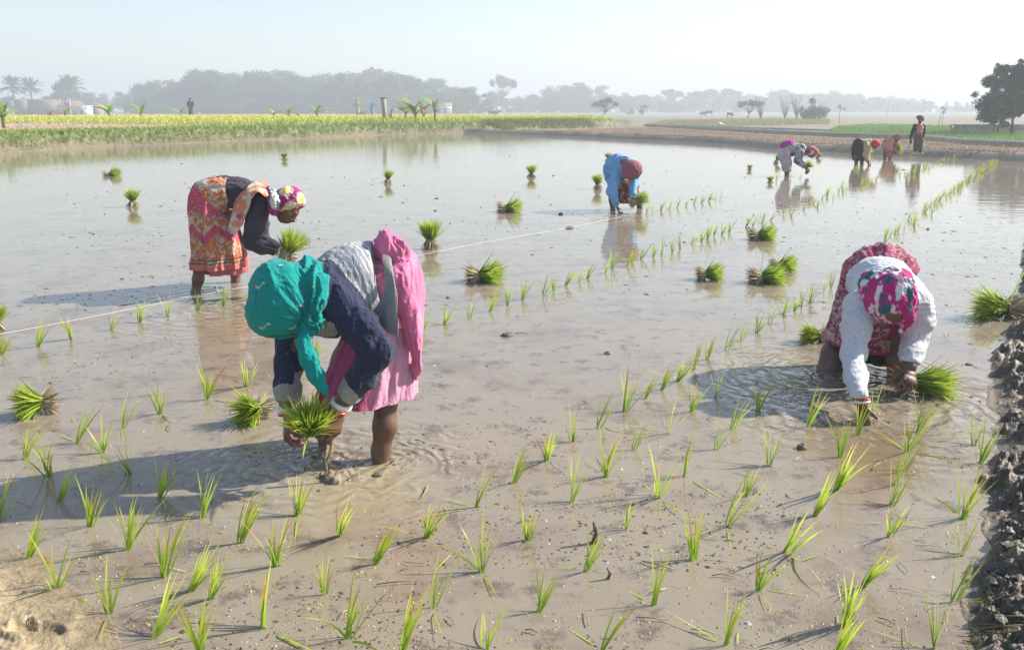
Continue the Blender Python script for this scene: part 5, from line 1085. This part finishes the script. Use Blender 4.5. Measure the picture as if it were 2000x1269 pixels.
for n in range(44):
    px = 1272 + n * 14.5 + rb.normal() * 4; plant('sapling', px, 300 + rb.uniform(-20, 60), 4.0 * rb.uniform(.8, 1.2), .8, far_labels('pale', MARKS, [('plantation sapling', 1272 + m * 14.5) for m in range(44)])[n], 'plantation saplings', z=0)
# the big trees at the right edge, near enough to show leaves
def big_tree(px, y, h, seed, lab, n, w):
    rng = np.random.default_rng(seed); x = (px - 1000) / FPX * (y * CP + .3); e = empty('shade_tree', (x, y, .1)); tag(e, lab, 'tree', 'shade trees on the right'); mt = MB(); cs, rs_ = [], []
    for q in range(2 + seed % 2):
        a = V3(rng.normal() * .25, rng.normal() * .3, -.1); b = a + V3(rng.normal() * .25, rng.normal() * .2, h * .34); V, F = tube([a, (a + b) / 2 + rng.normal(size=3) * .06, b], [.075, .06, .05], 8); mt.add(V, F)
        for k in range(9):
            an = rng.uniform(0, 6.28); rr_ = rng.uniform(.2, 1) * w; c = V3(math.cos(an) * rr_, math.sin(an) * rr_, h * rng.uniform(.26, .95)); c[0] *= 1 - .25 * max(0, c[2] / h - .6); V, F = tube([b, (b + c) / 2 + rng.normal(size=3) * .1, c], [.045, .025, .01], 6); mt.add(V, F); cs.append(c); rs_.append(rng.uniform(.28, .6))
            for r_ in range(3): cs.append(c + rng.normal(size=3) * .45); rs_.append(rng.uniform(.14, .32))
    V, F, C = leafy(rng, cs, rs_, n, .062, V3(.042, .062, .028)); obj('crown', mesh_data('crown', V, F, m_crown, C, False), e); obj('trunk', mt.data('trunk', m_bark), e)
big_tree(1990, 55, 4.6, 3, 'tallest dark shade tree cut by the right picture edge', 24000, 1.8); big_tree(1952, 57, 3.4, 4, 'lower shade tree left of the tallest, over thin trunks', 14000, 1.25); big_tree(2062, 54, 4.6, 5, 'shade tree beyond the right picture edge', 9000, 1.6)
# ---- crops and grass (countless)
rng = np.random.default_rng(8)
def area(n, poly, z=0.0):
    lo, hi = poly.min(0), poly.max(0); out = np.zeros((0, 2))
    while len(out) < n: q = rng.uniform(lo, hi, (n * 2, 2)); out = np.vstack([out, q[sdist(poly, q) < 0]])
    return out[:n]
def grass(name, q, hz_, L, W, c0, c1, lean=.4, seg=2, tips=None, kind='stuff'):
    n = len(q); base = np.c_[q, hz_]; d = np.c_[rng.normal(size=(n, 2)) * lean, np.ones(n)]; V, F, t = blades(rng, base, d, L * rng.uniform(.5, 1.15, n), W * rng.uniform(.7, 1.3, n), rng.uniform(0, .35, n), seg)
    patch_ = fbm(np.c_[q * .35, q[:, :1] * 0], 61, 3)[:, None]; cc = np.array(c0) * (1 + .35 * patch_) * rng.uniform(.75, 1.25, (n, 1)); C = np.repeat(cc, (seg + 1) * 2, 0); C = C + (np.array(c1) - C) * smooth(.4, 1, t)[:, None]
    mb = MB(); mb.add(V, F, np.clip(C, .01, 1)); 
    if tips is not None:                   # small flowers at the tips
        m = rng.random(n) < tips[0]; top = V.reshape(n, seg + 1, 2, 3)[:, -1, 0][m]; s = tips[1]; k = len(top)
        for r_ in range(2):
            nn = rng.normal(size=(k, 3)); a = np.cross(nn, rng.normal(size=(k, 3))); a /= np.linalg.norm(a, axis=1)[:, None]; b = np.cross(nn, a); b /= np.linalg.norm(b, axis=1)[:, None]; cc_ = top + rng.normal(size=(k, 3)) * s * .8
            mb.add(np.stack([cc_ - a * s, cc_ - b * s, cc_ + a * s, cc_ + b * s], 1).reshape(-1, 3), np.arange(k * 4).reshape(-1, 4), np.repeat(np.array(tips[2]) * rng.uniform(.8, 1.1, (k, 1)), 4, 0))
    o = obj(name, mb.data(name, m_crown, False)); tag(o, kind=kind); return o
crop = np.vstack([pxs([(18, 243), (200, 245), (400, 249)], GH), pxs([(520, 256), (700, 251), (900, 243), (1010, 240), (1120, 240), (1225, 241)], GH), [[12, 125], [-190, 150]], pxs([(-200, 232)], GH)])
q = area(85000, crop); q = q[q[:, 1] < 115]; dd_ = -sdist(plat, q); q = q[dd_ > 1.0]; ed = -sdist(crop, q)
grass('mustard_crop', q, ground_h(q) - .02, .52 * (.55 + .45 * smooth(0, 2.0, ed)), .050, (.31, .41, .07), (.52, .56, .08), .20, 3, (.42, .034, V3(.78, .72, .12)))
bank = np.vstack([_e, (_e + np.array([[-5.0, 3.0]] * 4 + [[-1.5, 5.0]] * (len(_e) - 4)))[::-1]]); q = area(110000, bank); dp_ = -sdist(plat, q); w = smooth(.10, .50, dp_ + .5 * fbm(np.c_[q * .8, q[:, :1] * 0], 7)) ; q = q[(rng.random(len(q)) < w) & (q[:, 1] < 75)]
grass('bank_grass', q, ground_h(q) - .01, .15, .028, (.25, .32, .065), (.42, .45, .12), .6, 2)
mz = (q[:, 0] > -2); q2 = q[mz]; grass('tall_grass', q2, ground_h(q2) - .01, .32, .04, (.17, .19, .045), (.34, .31, .09), .4, 2)
SEED = pxs([(1600, 262), (1700, 268), (1802, 271), (1896, 280), (2050, 288), (2500, 305), (2500, 270), (2000, 256), (1860, 247), (1700, 244), (1640, 248)], .05)
q = area(26000, SEED); grass('rice_seedbed', q, ground_h(q), .20, .035, (.14, .26, .05), (.24, .38, .07), .3, 2)
STB = pxs([(1010, 259), (1200, 268), (1400, 277), (1600, 292), (1850, 304), (2100, 315), (2400, 325), (2400, 302), (2000, 290), (1800, 277), (1640, 271), (1480, 263), (1270, 250), (1150, 253)], .05)
q = area(30000, STB); grass('stubble', q, ground_h(q), .12, .05, (.30, .21, .155), (.46, .35, .27), .5, 1)
q = area(6000, pxs([(-100, 261), (200, 258), (400, 251), (400, 248), (200, 245), (-100, 244)], GH)); grass('dry_clods', q, ground_h(q), .10, .08, (.50, .36, .27), (.62, .46, .36), .8, 1)
PAS = pxs([(1262, 246), (1400, 247), (1500, 246), (1620, 243), (1620, 233), (1500, 232), (1300, 236)], .05); q = area(9000, PAS); grass('pasture_grass', q, ground_h(q), .35, .07, (.22, .21, .07), (.38, .33, .12), .4, 1)
# weeds along the foot of the right bank and the near mud
q = area(120, pxs([(1900, 1130), (1925, 1100), (1990, 1150), (1985, 1240), (1900, 1240)], .1)); grass('bank_weeds', q, ground_h(q), .035, .003, (.12, .16, .04), (.25, .28, .08), .6, 2)
q = area(9000, np.vstack([pxs(BACK[9:20]), pxs(BACK[9:20])[::-1] + np.array([[.3, 1.7]])])); q = q[(sdist(pond, q) > .15) & (fbm(np.c_[q * .9, q[:, :1] * 0], 19, 3) > -.1)]; grass('bund_grass', q, ground_h(q) - .01, .10, .03, (.10, .10, .05), (.22, .20, .11), .7, 1)
q = area(5000, np.vstack([pxs([(1268, 247), (1500, 261), (1646, 268), (1802, 273), (1896, 282), (2000, 288), (2300, 300)], .25), pxs([(1268, 245), (1500, 258.5), (1646, 265.5), (1802, 270), (1896, 279), (2000, 285), (2300, 297)], .25)[::-1]])); grass('field_bund_grass', q, np.full(len(q), .22), .14, .04, (.10, .11, .05), (.20, .20, .10), .7, 1)
# ---- the dividing bunds between the fields
def bund(l, w, h, col, name):
    W = [P(a, b, .05) for a, b in l]; pts = []
    for A, B in zip(W[:-1], W[1:]):
        for t in np.linspace(0, 1, 14, endpoint=False): pts.append(A + (B - A) * t)
    pts.append(W[-1]); pts = np.array(pts); pts[:, 2] = .0; V, F = tube(pts, w, 12, True); V[:, 2] *= h / w; V = V + V3(0, 0, 1) * (.10 * fbm(V * 1.5, 4) * h)[:, None] + (fbm(V * 6, 9) * .03)[:, None]
    o = obj(name, mesh_data(name, V, F, m_ground, np.clip(np.tile(col, (len(V), 1)) * (1 + .3 * fbm(V * 3, 2))[:, None], .01, 1))); tag(o, kind='structure')
bund([(1268, 247), (1500, 261), (1646, 268), (1802, 273), (1896, 282), (2000, 288), (2500, 306)], .55, .30, V3(.13, .12, .095), 'field_bund')
bund([(1275, 244), (1480, 252), (1630, 257)], .45, .20, V3(.17, .15, .12), 'field_bund')
# ---- things on the plain
def part(name, V, F, m, e, col=None): return obj(name, mesh_data(name, np.asarray(V, float), np.asarray(F), m, col, False), e)
def boxv(x0, x1, y0, y1, z0, z1):
    V = [(x, y, z) for z in (z0, z1) for y in (y0, y1) for x in (x0, x1)]; return np.array(V, float), np.array([[0, 2, 3, 1], [4, 5, 7, 6], [0, 1, 5, 4], [2, 6, 7, 3], [0, 4, 6, 2], [1, 3, 7, 5]])
def at(px, y, z=None): x = (px - 1000) / FPX * (y * CP + .3); return V3(x, y, gz(x, y) if z is None else z)
m_brick = mat('old_brick', (.36, .22, .17), rough=.9, var=.3, vscale=2.5); m_conc = mat('weathered_concrete', (.34, .29, .24), rough=.9, var=.25, vscale=3, bump=(8, .5)); m_white = mat('whitewash', (.70, .70, .68), rough=.8, var=.1)
m_dark = mat('dark_opening', (.05, .045, .045), rough=.9)
# brick ruin
yr_ = 230; e = empty('brick_ruin', at(85, yr_)); tag(e, 'long roofless brick building at the left edge below the palms', 'building'); s = yr_ / FPX
def wallpx(name, a, b, t, b_, d0, d1, m):
    V, F = boxv((a - 85) * s, (b - 85) * s, d0, d1, -.5, (214 - t) * s + 1.0); part(name, V, F, m, e)
def wall_holes(a, b, t, holes, m):         # a facade with real openings
    mb = MB(); x = a
    H_ = (214 - t) * s + 1.0
    for (h0, h1, z0, z1) in holes:
        mb.add(*boxv((x - 85) * s, (h0 - 85) * s, 0, .3, -.5, H_)); mb.add(*boxv((h0 - 85) * s, (h1 - 85) * s, 0, .3, -.5, z0)); mb.add(*boxv((h0 - 85) * s, (h1 - 85) * s, 0, .3, z1, H_)); x = h1
    mb.add(*boxv((x - 85) * s, (b - 85) * s, 0, .3, -.5, H_)); obj('wall', mb.data('wall', m, False), e)
wall_holes(58, 118, 193, [(66, 70, 1.4, 2.6), (76, 80, 1.4, 2.6), (91, 95, 1.4, 2.6), (104, 108, 1.4, 2.6)], m_brick); wallpx('end_wall', 32, 57.6, 192, 214, -.2, 5, m_conc); wallpx('back_wall', 58, 136, 194, 214, 6, 6.3, m_brick)
wall_holes(121, 138, 196, [(126, 133, .3, 2.2)], m_conc)
for a in (58, 88, 119, 137): wallpx('pillar', a - 1, a + 1, 190.5, 214, -.25, -.02, m_conc)
wallpx('lintel', 56, 119, 192.2, 0, -.12, .42, m_conc); bpy.data.objects[e.children[-1].name].location.z = 0
def bld(px, w, t, y, m, roofm, lab, cat='shed'):
    e = empty('shed', at(px, y)); tag(e, lab, cat); s_ = y / FPX; W_ = w * s_ / 2; H_ = (214 - t) * s_ + .9; part('wall', *boxv(-W_, W_, 0, 3, -.3, H_ - .3), m, e); V = np.array([(-W_ - .2, -.3, H_ - .3), (W_ + .2, -.3, H_ - .3), (W_ + .2, 3.3, H_), (-W_ - .2, 3.3, H_), (-W_ - .2, -.3, H_ - .22), (W_ + .2, -.3, H_ - .22), (W_ + .2, 3.3, H_ + .08), (-W_ - .2, 3.3, H_ + .08)])
    part('roof', V, np.array([[0, 3, 2, 1], [4, 5, 6, 7], [0, 1, 5, 4], [2, 3, 7, 6], [0, 4, 7, 3], [1, 2, 6, 5]]), roofm, e); part('door', *boxv(-W_ * .25, W_ * .1, -.06, -.003, -.3, H_ * .6), m_dark, e)
bld(161, 20, 203, 220, m_white, m_white, 'small white shed right of the brick ruin'); bld(186, 14, 202, 235, m_brick, m_conc, 'low brown hut right of the white shed'); bld(870, 22, 199, 300, m_white, m_brick, 'faint low house with reddish roof right of the banana clump', 'house')
# post like a stump of a chimney
p = at(752, 62); V, F = tube([V3(0, 0, -.2), V3(-.01, 0, .8), V3(-.05, 0, 1.62)], [.17, .165, .16], 18); V = V + (fbm(V * 9, 3) * .01)[:, None]; e = empty('concrete_post', p); tag(e, 'thick weathered round post standing in the mustard field', 'post')
obj('shaft', mesh_data('shaft', V, F, m_conc), e); V, F = tube([V3(-.05, 0, 1.60), V3(-.055, 0, 1.69)], [.185, .18], 18); obj('cap', mesh_data('cap', V, F, mat('stained_cap', (.10, .08, .06), rough=.9)), e)
e = empty('utility_pole', at(259, 260)); tag(e, 'thin utility pole in front of the left end of the tree line', 'pole'); V, F = tube([V3(0, 0, 0), V3(-.05, 0, 4), V3(-.15, 0, 8.2)], [.16, .14, .11], 8); obj('shaft', mesh_data('shaft', V, F, m_conc), e); V, F = tube([V3(-.7, 0, 7.7), V3(0, 0, 7.75), V3(.5, 0, 7.7)], .05, 6); obj('crossarm', mesh_data('crossarm', V, F, m_conc), e)
for a, h, y, l in ((1833, 1.3, 78, 'leaning stick beside the scrawny sapling'), (1733, 4.0, 260, 'thin far pole above the salmon sari woman')):
    V, F = tube([V3(0, 0, -.1), V3(.04, 0, h * .5), V3(.14 if h < 2 else 0, 0, h)], [.025 * h / 1.3, .02 * h / 1.3, .015 * h / 1.3], 6); tag(obj('stick', mesh_data('stick', V, F, m_bark), loc=at(a, y)), l, 'stick')
# banana plants
m_ban = mat('banana_leaf', attr=True, rough=.45, spec=.35, transl=.35)
def banana(px, y, h, seed, lab, n=7, dry=0, lean=0):
    r_ = np.random.default_rng(seed); e = empty('banana_plant', at(px, y)); tag(e, lab, 'banana plant', 'banana plants along the mustard field'); V, F = tube([V3(0, 0, -.1), V3(lean * .4, 0, h * .25), V3(lean, 0, h * .42)], [.09, .075, .05], 10); obj('stem', mesh_data('stem', V, F, m_ban, V3(.20, .20, .08)), e)
    for i in range(int(n * 1.6)):
        a = r_.uniform(0, 6.28); d = V3(math.cos(a), math.sin(a) * .6, r_.uniform(.3, 2.6)); L = h * r_.uniform(.35, .62); V, F, t = blades(r_, V3(lean, 0, h * r_.uniform(.22, .42))[None], d[None], np.array([L]), np.array([L * r_.uniform(.22, .36)]), np.array([r_.uniform(.25, .9)]), 10, side=np.array([[math.sin(a) + .5, -math.cos(a), .2]]))
        c = V3(.24, .40, .06) if r_.random() > dry else V3(.30, .22, .12); obj('leaf', mesh_data('leaf', V, F, m_ban, np.tile(c * r_.uniform(.7, 1.3), (len(V), 1))), e)
for i, (a, y, h, n, dry, l) in enumerate(((10, 45, 1.75, 8, .4, 'tall tattered banana plant cut by the left picture edge'), (98, 74, 1.35, 4, .3, 'low banana plant in front of the ruin'), (130, 72, 1.75, 2, 0, 'single bright banana leaf in front of the ruin end'), (216, 72, 2.05, 7, .1, 'bushy banana plant with drooping leaves left of the pole'), (277, 70, 1.9, 4, 0, 'banana plant with one broad pale leaf right of the pole'),
        (355, 72, 1.45, 3, 0, 'low banana plant left of the dark walker'), (536, 76, 1.6, 5, .1, 'small banana plant, first of the four in mid field'), (566, 76, 1.5, 4, .4, 'half-dry banana plant, second in mid field'), (583, 76, 1.4, 2, 0, 'tiny banana shoot, third in mid field'), (620, 76, 1.75, 5, 0, 'leaning banana plant, last of the four in mid field'),
        (765, 66, 1.45, 3, 0, 'short banana shoot at the foot of the round post'), (793, 68, 2.1, 6, .7, 'dry banana plant on the left of the clump'), (812, 66, 2.5, 9, .15, 'tall green banana plant in the middle of the clump'), (828, 67, 2.1, 8, .3, 'drooping banana plant on the right of the clump'), (850, 66, 2.9, 4, .35, 'tall banana stem with a nodding top right of the clump'))): banana(a, y, h, 40 + i, l, n, dry)
# haystack, wall, sign, heaps
y_ = ydist(223); V, F = sdf_mesh([ell(V3(0, 0, 0), (1.3, 1.2, 2.0)), ell(V3(-1.3, 0, 0), (1.3, 1, 1.0))], .15, .3); V = V + (fbm(V * 3, 2) * .12)[:, None]; tag(obj('haystack', mesh_data('haystack', V, ensure_out(V, F), mat('hay', (.26, .19, .14), rough=1, var=.3, vscale=3)), loc=at(1236, y_, 0)), 'brown haystack left of the standing buffalo', 'haystack')
e = empty('low_wall', at(1930, 60)); tag(e, 'low grey boundary wall under the right shade trees', 'wall'); V, F = boxv(-2.4, 9, 0, .18, -.1, .42); part('panel', V, F, m_conc, e); V, F = boxv(-2.45, 9.05, -.03, .21, .423, .47); part('coping', V, F, m_conc, e)
for k in range(5): V, F = boxv(-2.5 + k * 2.7, -2.28 + k * 2.7, -.05, -.003, -.1, .419); part('pier', V, F, m_conc, e)
e = empty('sign_board', at(1926, 64)); tag(e, 'small dark board on two posts behind the low wall', 'board'); part('panel', *boxv(-.24, .24, 0, .03, .55, .82), mat('board', (.03, .035, .04), rough=.6), e)
for sx in (-.18, .18):
    V, F = tube([V3(sx, .05, -.1), V3(sx, .05, .6)], .015, 6); obj('leg', mesh_data('leg', V, F, m_bark), e)
for i, (a, b, w, l, m_) in enumerate(((1408, 245, 16, 'white sack heap on the pasture edge', m_white), (1272, 246, 8, 'small white block at the end of the field bund', m_white), (1497, 258, 12, 'white scrap lying on the tan field', m_white), (1770, 265, 6, 'dark round pot beyond the standing man on the field bund', m_dark))):
    y_ = ydist(b); s_ = w / ppm(y_) / 2; V, F = sdf_mesh([ell(V3(-s_ * .3, 0, s_ * .2), (s_ * .7, s_ * .5, s_ * .5)), ell(V3(s_ * .4, 0, s_ * .1), (s_ * .5, s_ * .5, s_ * .35))], s_ / 6, s_ * .3); V = V + (fbm(V / s_ * 2, 2) * s_ * .1)[:, None]; p = at(a, y_, .06); tag(obj('heap', mesh_data('heap', V, ensure_out(V, F), m_), loc=p), l, 'heap')
# cattle
def cow(px, y, h, face, col, lab, graze=True):
    x = (px - 1000) / FPX * (y * CP + .3); e = empty('cow', (x, y, 0.02)); tag(e, lab, 'cow', 'cattle on the plain'); F_ = V3(face[0], face[1], 0) / math.hypot(*face); S_ = V3(-F_[1], F_[0], 0); A = lambda f, s, u: (F_ * f + S_ * s + V3(0, 0, u)) * h
    L = [ell(A(.25, 0, .70), (.17 * h, .24 * h, .34 * h), F_, S_), ell(A(-.28, 0, .72), (.17 * h, .22 * h, .32 * h), F_, S_), cap(A(.45, 0, .85), A(-.5, 0, .88), .12 * h, .12 * h)]
    hd = A(.95, 0, .25) if graze else A(.98, 0, .92); L += [cap(A(.5, 0, .82), A(.8, 0, .55) if graze else A(.8, 0, .95), .13 * h, .09 * h), cap(A(.8, 0, .55) if graze else A(.8, 0, .98), hd, .09 * h, .055 * h)]
    for f in (.42, -.46):
        for s_ in (-.12, .12):
            k = A(f + (.02 if f > 0 else -.06), s_, .36); L += [cap(A(f, s_, .62), k, .10 * h, .05 * h), cap(k, A(f, s_, .05), .045 * h, .035 * h), cap(A(f, s_, .05), A(f + .02, s_, .0), .045 * h, .045 * h)]
    c = A(.8, 0, .6) if graze else A(.8, 0, 1.0)
    for s_ in (-1, 1): L += [cap(c, c + (S_ * s_ * .14 + V3(0, 0, .02)) * h, .03 * h, .02 * h), cap(c + S_ * s_ * .05 * h, c + (S_ * s_ * .16 + F_ * -.03 + V3(0, 0, .15)) * h, .02 * h, .008 * h)]
    L += [cap(A(-.6, 0, .88), A(-.68, 0, .35), .03 * h, .02 * h)]; V, F = sdf_mesh(L, h / 26, .06 * h); obj('body', mesh_data('body', V, ensure_out(V, F), mat('hide', col, rough=.7, var=.15)), e)
cow(1252, ydist(225), 1.5, (.35, -1), (.035, .035, .04), 'black buffalo standing end-on beside the haystack')
cow(1384, ydist(227), 1.25, (-1, .2), (.04, .04, .045), 'dark buffalo grazing side-on on the open plain'); cow(1425, ydist(230), .95, (.7, -.7), (.12, .08, .07), 'brown calf lying low right of the grazing buffalo')
cow(1373, ydist(227), 1.0, (-1, -.3), (.05, .045, .05), 'smaller dark cow overlapping the grazing buffalo'); cow(965, 150, 1.35, (1, .1), (.38, .30, .24), 'tan and white cow behind the mustard field', False); cow(708, 170, 1.1, (-1, .2), (.07, .06, .06), 'dark cow grazing between the two people in the field')
# people far off in the field
def far_person(px, y, ytop, lab, cols, bend=0):
    H_ = (214 - ytop) / FPX * y * 1.03 + 1.5 - GH; k = H_ / 1.65; p = at(px, y, GH); f = Fig(lab, p); X = lambda a, b, c: p + V3(a, b, c) * k
    hd, _ = head(X(bend * .35, -.02, 1.53 - abs(bend) * .25), (.2, -1, -.2), (bend * .5, 0, 1), k); body = hd + [cap(X(bend * .3, 0, 1.40 - abs(bend) * .2), X(0, 0, .95), .13 * k, .13 * k)]
    for s_ in (-.1, .1): body += [cap(X(s_, 0, .92), X(s_ * 1.1, -.03, .48), .085 * k, .06 * k), cap(X(s_ * 1.1, -.03, .48), X(s_ * 1.1, 0, .04), .06 * k, .045 * k)]
    arms = [cap(X(bend * .28 + s_ * .19, 0, 1.36 - abs(bend) * .2), X(s_ * .26 + bend * .4, -.06, 1.08), .055 * k, .045 * k) for s_ in (-1, 1)] + [cap(X(s_ * .26 + bend * .4, -.06, 1.08), X(s_ * .2 + bend * .5, -.16, .85), .045 * k, .03 * k) for s_ in (-1, 1)]
    f.surf('body', body + arms, .03, [SKIN], k=.05); tp = [ell(X(bend * .18, 0, 1.18 - abs(bend) * .1), (.21 * k, .16 * k, .32 * k), (bend * .6, 0, 1))] + [cap(a[1], a[2], a[3] + .02, a[4] + .02) for a in arms[:2]]; f.surf('shirt', tp, .03, [cols[0]], k=.05)
    f.surf('wrap', [cap(X(0, 0, .95), X(0, 0, .35), .18 * k, .22 * k)], .03, [cols[1]]); f.surf('head_cloth', [ell(X(bend * .35, .01, 1.60 - abs(bend) * .25), (.11 * k, .12 * k, .09 * k))], .025, [cols[2]])
far_person(375, 95, 194, 'dark-clothed person walking behind the mustard on the left', (V3(.05, .05, .055), V3(.10, .09, .09), V3(.05, .05, .05)))
far_person(699, 150, 195, 'person wrapped in yellow ochre cloth in the far field', (V3(.45, .36, .18), V3(.45, .36, .18), V3(.40, .30, .2))); far_person(727, 150, 197, 'person in blue stooping in the far field', (V3(.06, .25, .42), V3(.06, .2, .36), V3(.10, .3, .4)), .6)
